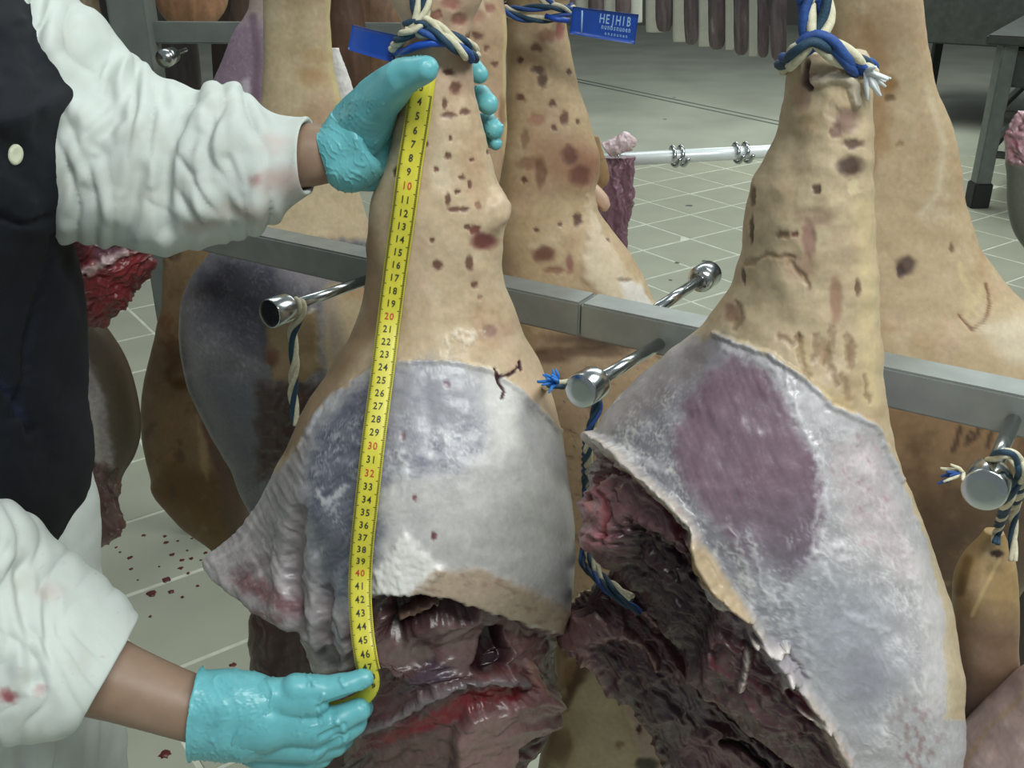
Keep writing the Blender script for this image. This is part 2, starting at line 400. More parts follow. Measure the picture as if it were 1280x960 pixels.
# ---------------------------------------------------------------- the steel hanging rack: lower rail crossing the picture, pegs on both sides, upper rail, posts
RA = W(430, 328, 1.12*(CP+.121*SP)); RB = W(1200, 494, .81*(CP-.011*SP)); zr = (RA[2]+RB[2])/2; RA[2] = RB[2] = zr
rd = (RB-RA)/np.linalg.norm(RB-RA); rn = np.array([rd[1], -rd[0], 0]);
if rn[1] > 0: rn = -rn            # rn points to the camera side
def rail_at(px):
    lo, hi = -3., 3.
    for _ in range(60):
        m = (lo+hi)/2; x, _y = PX(RA+rd*m)
        if x < px: lo = m
        else: hi = m
    return RA+rd*lo
RM = np.array([[rd[0], rn[0], 0], [rd[1], rn[1], 0], [0, 0, 1]])
rack = thing('hanging_rack', 'stainless steel hanging rack with square rail crossing the picture and capped pegs on both sides', 'rack', (RA[0], RA[1], 0))
e0 = RA-rd*1.12; e1 = RB+rd*.55
def bar(name, a, b, hw, hh, m, parent, bev=.003):
    a = np.array(a, float); b = np.array(b, float); d = b-a; L = np.linalg.norm(d); d /= L
    up = np.array([0, 0, 1.]) if abs(d[2]) < .9 else np.array([0, 1., 0]); s = np.cross(up, d); s /= np.linalg.norm(s); u = np.cross(d, s)
    me = bmbox((L/2, hw, hh), bev); o = link(name, me, m)
    R = Matrix(((d[0], s[0], u[0]), (d[1], s[1], u[1]), (d[2], s[2], u[2]))).to_4x4()
    o.matrix_world = Matrix.Translation(Vector((a+b)/2)) @ R
    if parent is not None: o.parent = parent; o.matrix_parent_inverse = Matrix.Translation(-Vector(parent.location))
    return o
HR = .0175
jm = rail_at(735)
bar('rail', e0, jm-rd*.0006, HR, HR, M_steel, rack, .002); bar('rail', jm+rd*.0006, e1, HR, HR, M_steel, rack, .002)
ZU = 1.66
bar('upper_rail', e0+[0, 0, ZU-zr], e1+[0, 0, ZU-zr], HR, HR, M_steel, rack)
for e in (e0-rd*.02, e1+rd*.02):
    bar('post', [e[0], e[1], .0], [e[0], e[1], ZU+.05], .02, .02, M_steel, rack)
    for s in (-1, 1):
        pass
    bar('foot', e+rn*.15+[0, 0, .02-e[2]], e-rn*.15+[0, 0, .02-e[2]], .02, .02, M_steel, rack)
def make_peg(base, dr, L, hd=.0144, hl=.030, label=None):
    dr = np.array(dr, float); dr /= np.linalg.norm(dr); base = np.array(base, float)
    v, f = tube([base, base+dr*(L-hl*.5)], .0057, 14); o = link('peg', mesh_np('peg', v, f), M_chrome, rack)
    o.data.attributes.new
    p = lathe([(L-hl, .004), (L-hl, .0095), (L-hl*.94, hd*.75), (L-hl*.86, hd*.95), (L-hl*.78, hd), (L-.0012, hd), (L-.0003, hd-.0006), (L, hd-.0014), (L+.00005, hd*.5), (L, .0001)], base, dr, 28)
    c = link('peg_cap', mesh_np('peg_cap', *p), M_chrome); c.parent = o; c.matrix_parent_inverse = Matrix.Translation(-Vector(rack.location)) @ Matrix.Identity(4)
    c.matrix_parent_inverse = Matrix.Identity(4)
    return base+dr*L
PEG = []
def peg_to(px, side, tilt, zoff=0, L=.156):
    """peg whose end shows at pixel px"""
    best = None
    for s in np.linspace(-.4, 1.2, 1601):
        b = RA+rd*s+rn*side*HR+[0, 0, zoff]; e = b+(rn*side*math.cos(tilt)+np.array([0, 0, math.sin(tilt)]))*L
        x, y = PX(e)
        if best is None or abs(x-px) < best[0]: best = (abs(x-px), b, e, float(y))
    e = make_peg(best[1]-rn*side*.002, best[2]-best[1], L); PEG.append((best[1], e, side)); return best
for px, side, tilt, zo in ((335, 1, .06, -.004), (723, 1, .09, -.006), (1230, 1, .10, -.004), (888, -1, -.02, .006)):
    b = peg_to(px, side, tilt, zo)
# upper pegs that carry the hams (above the picture)
def upper_peg(x, y):
    """peg on the upper rail reaching over x,y"""
    s = ((np.array([x, y])-RA[:2])@rd[:2]); b = RA+rd*s; b[2] = ZU; dv = np.array([x, y, ZU])-b; side = 1 if dv@rn > 0 else -1
    L = abs(dv@rn)+.02; make_peg(b+rn*side*HR, rn*side, L-HR); return np.array([x, y, ZU-.006])

# ---------------------------------------------------------------- ropes
def rope(name, path, rs, label, mats, turns=60, strands=3, parts=True, group=None, sub=10):
    """twisted cord: each strand a part"""
    P = np.array(path, float); n = len(P); t = np.linspace(0, n-1, (n-1)*sub+1); Q = cr(None, P, t)
    # resample evenly
    L = np.concatenate([[0], np.cumsum(np.linalg.norm(np.diff(Q, axis=0), axis=1))]); m = max(12, int(L[-1]/(rs*.45))); s = np.linspace(0, L[-1], m)
    Q = np.stack([np.interp(s, L, Q[:, k]) for k in range(3)], 1)
    T = np.gradient(Q, axis=0); T /= np.linalg.norm(T, axis=1, keepdims=True)+1e-12
    v = np.cross(T[0], [0.1, .9, .3]); Ns = []
    for i in range(m): v = v-T[i]*(v@T[i]); v /= np.linalg.norm(v)+1e-12; Ns.append(v)
    Ns = np.array(Ns); Bs = np.cross(T, Ns)
    root = thing(name, label, 'rope', Q[-1], group) if parts else None
    res = []
    for k in range(strands):
        ph = s*turns*.55+k*2*math.pi/strands
        C = Q+rs*.95*(Ns*np.cos(ph)[:, None]+Bs*np.sin(ph)[:, None])
        vv, ff = tube(C, rs, 8); o = link('strand', mesh_np('strand', vv, ff), mats[k % len(mats)], root); res.append(o)
    return root

# ---------------------------------------------------------------- shared looks of meat
def membrane(P, m, base, vein=(205, 200, 205), ang=60, sx=46, sy=11, seed=3, amt=.7, mott=.10, relief=.0012):
    P.mix(m, base)
    n1 = P.nz(34, seed=seed, o=4); P.c = P.c*(1+(mott*n1*m)[:, None])
    r = P.nz(sx, sy, ang, seed+7, 3, rdg, warp=14, ws=30, p=6); r2 = ss(.25, .9, r)*ss(-.35, .5, P.nz(60, seed=seed+20))
    P.mix(m*r2, vein, amt*.8); P.add(m*r2, relief*.22)
    for k in range(2):
        r = P.nz(sx*.55, sy*.28, ang+(-14, 12)[k], seed+31+k*5, 2, rdg, warp=9, ws=24, p=5); r = ss(.35, .95, r)*ss(-.2, .5, P.nz(30, seed=seed+41+k))
        P.mix(m*r, vein, amt*.6); P.add(m*r, relief*.1)
    P.c = P.c*(1+(mott*.5*P.nz(6, seed=seed+50)*m)[:, None])
def wisps(P, m, ang, sx=34, sy=7, seed=5, col=(205, 203, 208), a=.7, h=.0006, p=4, warp=14, ws=26, bend=0.):
    x, y = P.x, P.y
    for k in range(3):
        r = P.nz(sx*(1, .6, .35)[k], sy*(1, .6, .35)[k], ang+(0, 16, -14)[k], seed+k*13, 2, rdg, warp=warp*(1, .7, .5)[k], ws=ws, p=p)
        r = ss(.2, .9, r)*ss(-.3, .4, P.nz(40, seed=seed+k*7+3, o=2)); P.mix(m*r, col, a*(1, .8, .6)[k]); P.add(m*r, h*.35*(1, .4, .2)[k])
def fibres(P, m, ang, sx=40, sy=3.5, seed=9, a=.22, relief=.0007):
    n = P.nz(sx, sy, ang, seed, 3, warp=5, ws=40); P.c = P.c*(1+(a*n*m)[:, None]); P.add(m*n, relief)
def cutflesh(P, m, base=(92, 58, 60), ang=20, seed=5, fat=(175, 150, 140), red=(120, 28, 36), dark=(38, 18, 22), a=.8, relief=.006, sx=55, sy=13):
    P.mix(m, base)
    n = P.nz(sx, sy, ang, seed, 5, warp=16, ws=45); n2 = P.nz(sx*.8, sy*1.2, ang, seed+11, 4, warp=16, ws=45)
    P.mix(m*ss(.15, .6, n2), red, a*.8); P.mix(m*ss(.1, .65, -n), dark, a)
    r = P.nz(sx, sy*1.1, ang, seed+23, 3, rdg, warp=18, ws=40, p=5); P.mix(m*ss(.35, .85, r), fat, a*.75)
    P.add(m*P.nz(sx, sy, ang, seed, 2, warp=16, ws=45), relief*.9); P.add(m*n, relief*.22); P.add(m*ss(.3, .9, r), relief*.2)
def rindlook(P, m, base, seed=2, blot=(172, 128, 96), pink=(205, 160, 148), pale=(222, 205, 185), speck=.5):
    P.mix(m, base)
    P.mix(m*ss(.05, .8, P.nz(70, 90, seed=seed)), blot, .55); P.mix(m*ss(.1, .8, P.nz(55, seed=seed+4)), pink, .5)
    P.mix(m*ss(.15, .8, P.nz(48, seed=seed+8)), pale, .55)
    P.mix(m*ss(.7, .95, P.nz(7, seed=seed+12, o=3)), (130, 90, 70), speck*.7)
    P.c = P.c*(1+(.05*P.nz(7, seed=seed+15)*m)[:, None]); P.add(m*P.nz(46, seed=seed+2, o=2), .0016); P.add(m*P.nz(10, seed=seed+3), .00015)
def spots(P, L, dep=-.0008):
    for k, s in enumerate(L):
        x, y, rx, ry = s[:4]; col = s[4] if len(s) > 4 else (110, 66, 56); a = s[5] if len(s) > 5 else .85
        m = P.blob(x, y, rx, ry, seed=70+k % 9); P.mix(m, col, a); P.add(m, dep)
# ---------------------------------------------------------------- HAM 1 : the ham being measured
R1 = [(492, -75, 596, -75, .80, .030), (478, -45, 612, -45, .80, .040), (484, -10, 606, -10, .80, .040), (500, 28, 592, 28, .80, .034), (503, 62, 588, 62, .80, .034), (499, 100, 592, 100, .80, .038),
      (492, 150, 602, 150, .80, .042), (482, 200, 614, 200, .80, .046), (470, 232, 624, 232, .80, .05), (462, 262, 634, 262, .80, .053), (459, 300, 629, 300, .80, .054), (458, 340, 628, 340, .80, .056),
      (452, 385, 641, 385, .80, .064), (436, 425, 656, 425, .797, .080), (408, 468, 679, 468, .795, .100), (380, 512, 694, 512, .79, .118), (357, 560, 706, 560, .787, .130), (334, 605, 713, 605, .785, .136),
      (308, 650, 717, 650, .78, .138), (274, 683, 719, 688, .78, .136), (253, 706, 718, 712, .78, .132), (290, 722, 716, 733, .775, .130), (338, 742, 711, 752, .77, .128), (372, 775, 711, 785, .77, .124),
      (392, 805, 708, 812, .765, .120), (395, 832, 708, 842, .765, .115), (415, 870, 712, 872, .765, .112), (420, 905, 698, 900, .765, .11), (420, 935, 652, 930, .765, .11), (410, 970, 642, 965, .765, .105), (420, 1050, 630, 1050, .77, .09), (450, 1130, 610, 1130, .78, .05)]
R1 = [q+((1.25 if 640 < q[1] < 760 else 1.6 if 600 < q[1] < 800 else 2.1),) for q in R1]
V, F, N, px, py = ringloft(R1, 420, 620, n=2.1)
P = Painter(px, py, (206, 178, 152))
one = np.ones(len(px))
# regions
skin = P.poly([(380, -400), (900, -400), (900, 690), (735, 650), (716, 585), (697, 535), (672, 508), (645, 484), (612, 462), (560, 451), (500, 453), (468, 459), (440, 478), (408, 500), (372, 560), (350, 590), (320, 560)], 3, 5, 16)
skinR = P.poly([(713, 500), (703, 530), (716, 600), (718, 700), (900, 700), (900, 400)], 5)
mem = 1-skin
rindlook(P, one, (204, 178, 150), seed=12, speck=.35)
P.mix(P.poly([(480, -100), (640, -100), (640, 120), (480, 120)], 25), (200, 158, 145), .5)
P.mix(P.stroke([(458, 300), (470, 390), (430, 450), (395, 500), (360, 560)], 26, 22), (150, 118, 88), .8)
P.mix(P.poly([(625, 440), (700, 470), (722, 600), (690, 530), (640, 480)], 8), (212, 180, 155), .8)
membrane(P, mem, (180, 176, 175), (214, 212, 208), 75, 40, 14, 31, .6, .09)
# cool muscle seen through the membrane, upper middle
mu = P.poly([(470, 462), (520, 452), (565, 456), (596, 478), (610, 520), (602, 560), (580, 588), (530, 598), (495, 600), (480, 610), (462, 560)], 20, 16, 22)
P.mix(mu, (150, 148, 160), .9); P.mix(mu*ss(0, .8, P.nz(46, 12, 14, 44, warp=8)), (122, 121, 138), .6)
P.mix(mu*ss(.1, .8, P.nz(50, 40, 0, 45)), (178, 176, 186), .5)
wb = P.nz(90, 9, 16, 46, 1, rdg, warp=10, ws=50, p=2); P.mix(mu*ss(.35, .9, wb)*ss(500, 560, P.y), (112, 112, 130), .6)
wisps(P, mu*ss(470, 560, P.y)+.25*mu, 16, 46, 8, 47, (206, 204, 208), .6)
# dark blue muscle left of the tape
mb = P.poly([(462, 478), (425, 500), (398, 532), (384, 580), (380, 640), (390, 690), (408, 735), (430, 745), (450, 700), (475, 700), (484, 660), (474, 610), (480, 560)], 20, 14, 24)
P.mix(mb, (104, 106, 124), .95); P.mix(mb*ss(-.1, .7, P.nz(46, 14, -20, 51, warp=10)), (78, 82, 100), .8)
wb = P.nz(110, 12, -24, 52, 1, rdg, warp=12, ws=50, p=2); P.mix(mb*ss(.35, .9, wb), (70, 72, 90), .6); wisps(P, mb, -24, 60, 11, 53, (176, 176, 186), .75, .0008)
wisps(P, P.poly([(462, 600), (540, 590), (640, 560), (640, 640), (560, 660), (470, 680)], 24, 10), 10, 40, 9, 56, (222, 220, 216), .5)
for pts in ([(396, 612), (406, 628), (420, 619), (434, 608)], [(500, 565), (506, 590), (504, 615)]):
    m = P.stroke(pts, 6, 5, 7, 8); P.mix(m, (206, 205, 208), .7); P.add(m, .0006)
# pale fat face
fat = P.poly([(476, 612), (520, 602), (580, 595), (615, 555), (640, 500), (700, 545), (716, 640), (714, 740), (640, 728), (560, 712), (500, 742), (462, 745), (476, 690)], 12, 8)
P.mix(fat, (190, 186, 182), .7); P.mix(fat*ss(.1, .7, P.nz(26, seed=61)), (210, 206, 200), .6); P.mix(fat*ss(.25, .8, P.nz(22, 40, 10, seed=64)), (178, 170, 172), .5)
P.mix(P.poly([(610, 455), (645, 485), (650, 560), (622, 560), (600, 500)], 12), (224, 220, 212), .6)
P.mix(P.stroke([(705, 560), (713, 640), (712, 740)], 26, 22), (158, 150, 156), .65)
P.mix(P.stroke([(655, 520), (690, 640), (690, 740)], 10, 9, 6), (176, 172, 176), .4)
# left sheet of membrane pulled to a point
sh = P.poly([(390, 520), (372, 560), (330, 620), (250, 705), (270, 740), (330, 790), (370, 830), (440, 830), (440, 770), (412, 735), (385, 690), (374, 620), (384, 570)], 7, 5)
P.mix(sh, (150, 140, 142), .9); fibres(P, sh, 62, 60, 7, 66, .22, .0015)
P.mix(sh*ss(.2, .7, P.nz(50, 12, 60, 68, warp=8)), (188, 180, 180), .6)
P.mix(P.stroke([(300, 725), (335, 742), (365, 760)], 20, 18, 8), (120, 62, 68), .8); P.mix(P.stroke([(310, 765), (350, 775)], 10, 9, 6), (130, 75, 78), .6)
P.mix(P.stroke([(258, 706), (300, 680), (345, 610), (366, 560)], 5, 5), (196, 188, 186), .45); wisps(P, sh, 64, 60, 8, 67, (186, 178, 178), .6, .001)
for pts, h in (([(372, 640), (368, 720), (372, 790)], -.007), ([(352, 660), (350, 730), (345, 770)], .004), ([(390, 700), (392, 770), (396, 820)], .004), ([(330, 700), (290, 722)], -.004), ([(410, 740), (402, 790), (415, 830)], -.008), ([(425, 720), (422, 770), (440, 800)], .004)):
    m = P.stroke(pts, 13, 12, 4); P.add(m, h)
    if h < 0: P.mix(m, (95, 66, 72), .35)
# bright crumbly fat by the tape, then the yellowish rim
m = P.poly([(468, 745), (470, 715), (490, 690), (505, 662), (520, 680), (545, 700), (560, 712), (520, 738), (500, 750)], 5, 6, 9); P.mix(m, (226, 222, 216), .9); P.add(m, .0025); P.add(m*P.nz(7, seed=71, o=2), .0012)
m = P.poly([(515, 742), (545, 712), (600, 712), (650, 732), (716, 765), (714, 800), (650, 780), (600, 765), (550, 752)], 7, 7, 12); P.mix(m, (178, 148, 118), .9); P.mix(m*ss(.1, .6, P.nz(20, 9, 15, 72)), (146, 108, 88), .7); P.mix(m*ss(.2, .7, P.nz(18, 9, 15, 75)), (196, 172, 140), .6); P.add(m, .002)
# the cut underside
cut = P.poly([(440, 752), (520, 746), (560, 752), (610, 768), (660, 785), (718, 800), (740, 960), (740, 1300), (380, 1300), (370, 850), (430, 840)], 5, 5)
cutflesh(P, cut, (88, 62, 64), -22, 81, (136, 112, 110), (96, 34, 40), (42, 24, 27), .7, .0035, 64, 16)
P.add(cut, -.012)
m = P.poly([(466, 752), (540, 752), (600, 772), (596, 792), (560, 790), (520, 800), (500, 820), (470, 815)], 8, 6); P.mix(m, (38, 16, 20), .9); P.add(m, -.022)
m = P.stroke([(500, 800), (530, 785), (548, 775)], 9, 7, 4); P.mix(m, (150, 118, 104), .85); P.add(m, .012)
m = P.stroke([(552, 772), (560, 778), (566, 770)], 6, 5, 3); P.mix(m, (178, 160, 150), .8); P.add(m, .008)
m = P.poly([(560, 768), (600, 780), (640, 785), (625, 800), (600, 830), (590, 850), (560, 850), (550, 800)], 8, 6); P.mix(m, (122, 102, 100), .8)
m = P.poly([(640, 785), (700, 800), (696, 850), (660, 850), (640, 825)], 8, 6); P.mix(m, (132, 102, 99), .8)
m = P.poly([(598, 838), (618, 798), (632, 800), (648, 822), (640, 846)], 5, 4); P.mix(m, (42, 18, 24), .95); P.add(m, -.016)
m = P.poly([(596, 850), (640, 842), (690, 856), (700, 874), (660, 882), (600, 880)], 7, 7); P.mix(m, (140, 92, 90), .7); P.add(m, .006)
m = P.stroke([(672, 838), (682, 862), (690, 880)], 10, 8, 3); P.mix(m, (176, 136, 126), .8); P.add(m, .006)
m = P.poly([(500, 865), (540, 832), (572, 842), (560, 858), (520, 875), (475, 890)], 6, 5); P.mix(m, (76, 60, 74), .85)
m = P.poly([(470, 822), (520, 815), (550, 828), (500, 850), (468, 858)], 6, 5); P.mix(m, (124, 108, 104), .75)
m = P.stroke([(445, 925), (500, 900), (560, 872), (620, 852), (660, 858)], 9, 7, 5); P.mix(m, (128, 118, 122), .9); P.add(m, .007)
m = P.stroke([(430, 950), (500, 930), (560, 905), (600, 880), (650, 868)], 14, 11, 6); P.mix(m, (112, 30, 36), .9)
m = P.poly([(566, 1000), (568, 925), (590, 895), (640, 880), (704, 862), (700, 910), (650, 935), (645, 1000)], 6, 4); P.mix(m, (146, 118, 114), .9); P.add(m, .016); P.mix(m*ss(.1, .8, P.nz(20, seed=91)), (148, 112, 112), .5)
m = P.poly([(440, 1000), (440, 960), (540, 930), (566, 920), (560, 1000)], 6, 5); P.mix(m, (118, 92, 86), .7)
# marks on the rind
spots(P, [(570, 110, 9, 9), (561, 144, 11, 5), (581, 140, 8, 5), (563, 173, 3, 4), (578, 222, 5, 4), (588, 231, 3, 7), (545, 212, 4, 4), (598, 258, 5, 6, (150, 95, 85), .7), (605, 302, 19, 12, (112, 44, 48)), (594, 288, 8, 8, (125, 55, 58)),
          (547, 332, 7, 7), (586, 329, 6, 10), (593, 356, 5, 5), (600, 372, 4, 3, (150, 95, 85), .6), (612, 414, 12, 9, (150, 112, 110), .7), (560, 250, 4, 10), (567, 262, 8, 4), (580, 262, 7, 4), (572, 240, 5, 3), (556, 130, 4, 8),
          (545, 20, 8, 8, (170, 105, 100)), (575, 25, 12, 9, (165, 100, 95)), (590, 50, 8, 12, (110, 70, 60)), (565, 5, 15, 8, (180, 110, 105)), (520, -10, 12, 12, (150, 80, 80)), (560, 90, 8, 5), (540, 300, 3, 3), (533, 180, 3, 4), (590, 200, 3, 3), (500, 250, 3, 5, (60, 40, 36)), (494, 215, 3, 8, (60, 40, 36)),
          (560, 195, 5, 5), (610, 190, 3, 3), (585, 285, 5, 4), (558, 480, 5, 4, (140, 90, 100), .6), (542, 670, 4, 5, (110, 40, 48)), (518, 622, 4, 4, (120, 45, 50)), (504, 545, 4, 6, (140, 80, 90), .6)])
for pts in ([(619, 462), (624, 478), (631, 488), (628, 498)], [(624, 471), (640, 467), (647, 459)], [(649, 452), (651, 462)]):
    m = P.stroke(pts, 2.6, 1.2); P.mix(m, (62, 18, 26), .95); P.add(m, -.001)
for pts in ([(552, 445), (560, 425), (570, 420), (582, 430)], [(575, 418), (600, 414), (590, 425)]):
    m = P.stroke(pts, 10, 9, 8, 9)*ss(-.3, .3, P.nz(9, seed=88)); P.mix(m, (222, 212, 204), .8); P.add(m, .0008)
m = P.blob(622, 262, 14, 26, .8); P.add(m, .007); P.mix(m, (212, 184, 160), .5)  # knob of bone: raised, with its highlight painted slightly paler
# cut lip where rind ends
m = P.stroke([(372, 560), (408, 500), (440, 478), (468, 459), (500, 453), (560, 451), (612, 462), (645, 484), (672, 508), (700, 540)], 4, 3, 3); P.add(m, .002)
P.id[mem > .5] = 1; P.id[cut > .5] = 2
V1 = V+N*P.h[:, None]
ham1 = thing('ham', 'pale speckled pork leg held by two gloved hands with the yellow tape along it', 'meat', W(545, 0, .80), 'fresh pork legs on the rack')
build_parts(V1, F, P, ['rind', 'membrane', 'cut_flesh'], [M_skin, M_wet, M_flesh], ham1)
bvh1 = BVHTree.FromPolygons(V1.tolist(), np.vstack([F[0]]).tolist())

# ---------------------------------------------------------------- HAM 2 : big leg at the right front
R2 = [(990, 62, 1080, 62, .60, .022), (986, 78, 1086, 78, .60, .028), (985, 100, 1086, 100, .60, .031), (978, 150, 1086, 150, .60, .034), (962, 200, 1086, 200, .60, .038), (942, 235, 1087, 235, .60, .041), (932, 280, 1089, 280, .60, .043),
      (927, 330, 1092, 330, .60, .046), (913, 370, 1093, 370, .60, .05), (893, 402, 1094, 402, .60, .056), (866, 436, 1096, 436, .60, .064), (825, 472, 1099, 472, .60, .074), (780, 512, 1104, 512, .60, .084), (748, 548, 1112, 548, .60, .092),
      (728, 590, 1127, 590, .60, .099), (717, 630, 1143, 630, .60, .104), (717, 665, 1156, 665, .60, .108), (730, 700, 1168, 700, .60, .112), (752, 740, 1179, 740, .60, .114), (790, 780, 1186, 780, .60, .114), (832, 815, 1189, 820, .60, .113),
      (880, 850, 1189, 855, .60, .112), (930, 885, 1184, 890, .60, .11), (985, 925, 1174, 930, .60, .106), (1030, 965, 1168, 965, .60, .10), (1045, 1040, 1158, 1040, .60, .08), (1070, 1120, 1140, 1120, .60, .04)]
V, F, N, px, py = ringloft(R2, 420, 600, n=2.1)
P = Painter(px, py, (190, 166, 138)); one = np.ones(len(px))
skin = P.poly([(700, -300), (1400, -300), (1400, 900), (1182, 900), (1180, 770), (1160, 680), (1128, 600), (1108, 560), (1094, 532), (1070, 518), (1040, 508), (1008, 474), (962, 444), (925, 430), (893, 418), (880, 430), (850, 400)], 3, 4, 16)
rindlook(P, one, (188, 166, 138), seed=112, blot=(168, 136, 100), pink=(186, 148, 132), pale=(208, 192, 162), speck=.2)
P.mix(P.stroke([(1080, 260), (1084, 400), (1090, 500)], 22, 20), (205, 184, 140), .7)
P.mix(P.stroke([(1000, 430), (1010, 480), (1060, 510)], 16, 14, 6), (188, 160, 110), .5)
mem = 1-skin
membrane(P, mem, (168, 164, 168), (214, 210, 212), 62, 44, 15, 131, .6, .08)
# left grey part of the face
m = P.poly([(890, 418), (915, 428), (905, 450), (870, 500), (852, 560), (872, 610), (905, 660), (960, 715), (1000, 760), (1010, 830), (960, 800), (900, 720), (800, 600), (740, 555), (790, 505), (850, 450)], 18, 12)
P.mix(m, (120, 118, 127), .9); P.mix(m*ss(-.1, .6, P.nz(40, 14, 40, 141, warp=8)), (108, 106, 118), .6)
P.mix(P.poly([(880, 425), (905, 430), (860, 500), (800, 530), (770, 520), (830, 465)], 16), (122, 110, 118), .6)
wisps(P, m*ss(440, 520, P.y), 30, 60, 13, 149, (204, 198, 190), .65, .001, p=3, warp=26, ws=34)
wisps(P, m*ss(440, 520, P.y), 42, 34, 8, 143, (200, 196, 192), .6, .0008)
# the lean oval
mus = P.poly([(893, 462), (918, 444), (950, 456), (975, 488), (995, 530), (1018, 575), (1029, 620), (1026, 665), (1008, 708), (985, 728), (950, 712), (908, 670), (872, 628), (848, 588), (842, 552), (856, 505)], 11, 9, 16)
P.mix(mus, (120, 90, 106), .95); fibres(P, mus, 68, 80, 7, 151, .09, .0003); P.mix(mus*ss(.0, .8, P.nz(70, 50, 60, 153)), (112, 78, 92), .6); P.mix(mus*ss(600, 720, P.y+.3*P.x-280), (104, 92, 110), .65)
P.mix(mus*ss(.1, .8, P.nz(16, 8, 68, 155)), (134, 104, 118), .4); wisps(P, mus, 68, 60, 4, 157, (158, 132, 146), .3, 0, p=9, warp=5)
wisps(P, P.poly([(960, 700), (1040, 640), (1120, 660), (1170, 760), (1180, 900), (1100, 960), (1040, 900), (1000, 800)], 30, 14), 58, 100, 15, 166, (220, 215, 216), .7, .001, p=3, warp=24, ws=70)
low = P.poly([(930, 660), (985, 715), (1020, 700), (1080, 740), (1100, 800), (1060, 850), (1010, 830), (950, 770)], 20, 12); P.mix(low, (140, 142, 152), .6); wisps(P, low, 66, 50, 8, 158, (210, 208, 210), .7, .0008)
wisps(P, P.poly([(1010, 500), (1060, 530), (1110, 600), (1150, 720), (1150, 850), (1090, 800), (1040, 700), (1020, 600)], 20, 12), 58, 54, 11, 159, (222, 214, 216), .6, .0006)
# bright cords of connective tissue
for pts, wd in (([(905, 432), (945, 442), (975, 470), (990, 500), (998, 520)], 11), ([(985, 475), (1000, 530), (1018, 560), (1026, 600), (1024, 640), (1018, 680), (1005, 720)], 5), ([(1005, 540), (1030, 580), (1032, 640), (1026, 690), (1030, 700)], 4),
                ([(1010, 500), (1040, 530), (1070, 560), (1085, 600)], 18), ([(745, 552), (760, 548), (790, 570), (830, 590)], 8), ([(1100, 640), (1125, 665), (1140, 690)], 5), ([(1130, 680), (1145, 740), (1160, 800)], 6),
                ([(1018, 690), (1040, 730), (1060, 770), (1110, 790)], 5), ([(1000, 800), (1015, 830), (1030, 840)], 5), ([(935, 668), (948, 700), (952, 730), (975, 760)], 4), ([(910, 650), (930, 700), (940, 760)], 4), ([(1030, 700), (1050, 680), (1070, 690)], 5), ([(985, 730), (1000, 790), (1020, 810)], 4)):
    m = P.stroke(pts, wd*1.2, wd*1.1, 8, 13)*ss(-.6, .2, P.nz(22, seed=134)); P.mix(m, (212, 207, 210), .6); P.add(m, .0009)
# pinkish upper right, pale lower belly
m = P.poly([(1035, 560), (1090, 540), (1120, 620), (1150, 720), (1120, 720), (1060, 660)], 16, 9); P.mix(m, (198, 172, 176), .5); P.mix(m*ss(.2, .7, P.nz(30, 14, 60, 161)), (170, 118, 128), .6)
m = P.poly([(1020, 720), (1100, 740), (1120, 850), (1080, 920), (1020, 860), (1000, 780)], 30, 9); P.mix(m, (150, 152, 164), .65); P.mix(P.blob(1085, 850, 34, 44, .9), (124, 120, 138), .5)
m = P.stroke([(1150, 700), (1168, 780), (1170, 880)], 26, 22); P.mix(m, (206, 196, 196), .7)
P.mix(P.poly([(1120, 890), (1165, 880), (1175, 980), (1125, 980)], 26, 20)*ss(-.2, .5, P.nz(16, 8, 80, 165)), (128, 76, 80), .6)
# rim of fat and the dark cut flesh on the left
RIM = [(742, 552), (770, 572), (800, 600), (838, 632), (862, 660), (872, 700), (888, 728), (910, 752), (935, 772), (948, 800), (972, 832), (995, 860), (1030, 905), (1060, 960), (1080, 1020)]
cut = P.poly(RIM+[(1040, 1200), (500, 1200), (500, 560), (735, 556)], 4, 3)
cutflesh(P, cut, (92, 60, 66), 35, 171, (158, 130, 128), (100, 38, 46), (44, 24, 30), .7, .005, 50, 16)
m = P.poly([(742, 562), (800, 612), (850, 668), (830, 680), (780, 660), (740, 700), (712, 680), (716, 620)], 9, 8); P.mix(m, (138, 104, 108), .65)
m = P.poly([(712, 615), (745, 600), (752, 650), (745, 690), (715, 690)], 8, 6); P.mix(m, (182, 130, 132), .75); P.add(m, .006)
for pts in ([(760, 575), (735, 590), (725, 622)], [(735, 600), (748, 640), (742, 680)], [(800, 620), (830, 650), (858, 700)]):
    m = P.stroke(pts, 5, 4, 4); P.mix(m, (120, 54, 62), .7); P.add(m, -.003)
m = P.poly([(765, 655), (830, 690), (862, 730), (890, 780), (860, 860), (700, 840), (745, 720)], 14, 8); P.mix(m, (50, 27, 33), .9); P.add(m, -.015)
P.add(cut, -.010)
m = P.stroke(RIM, 15, 10, 5); P.mix(m, (196, 176, 162), .85); P.add(m, .008); P.mix(m*ss(.1, .7, P.nz(14, seed=181)), (170, 130, 122), .6)
m = P.stroke(RIM[:5], 7, 5, 4); P.mix(m, (214, 204, 190), .8)
m = P.poly([(868, 668), (890, 690), (918, 735), (940, 768), (926, 772), (900, 752), (862, 722)], 4, 3); P.mix(m, (188, 156, 112), .9); P.add(m, .006)
m = P.poly([(866, 738), (890, 742), (920, 770), (905, 775), (880, 765)], 4, 4); P.mix(m, (212, 206, 198), .9); P.add(m, .004)
m = P.poly([(905, 775), (945, 790), (990, 810), (1012, 850), (990, 870), (960, 840), (925, 810)], 6, 7, 10); P.mix(m, (160, 150, 158), .8); P.add(m*P.nz(14, 8, 40, 183), .005)
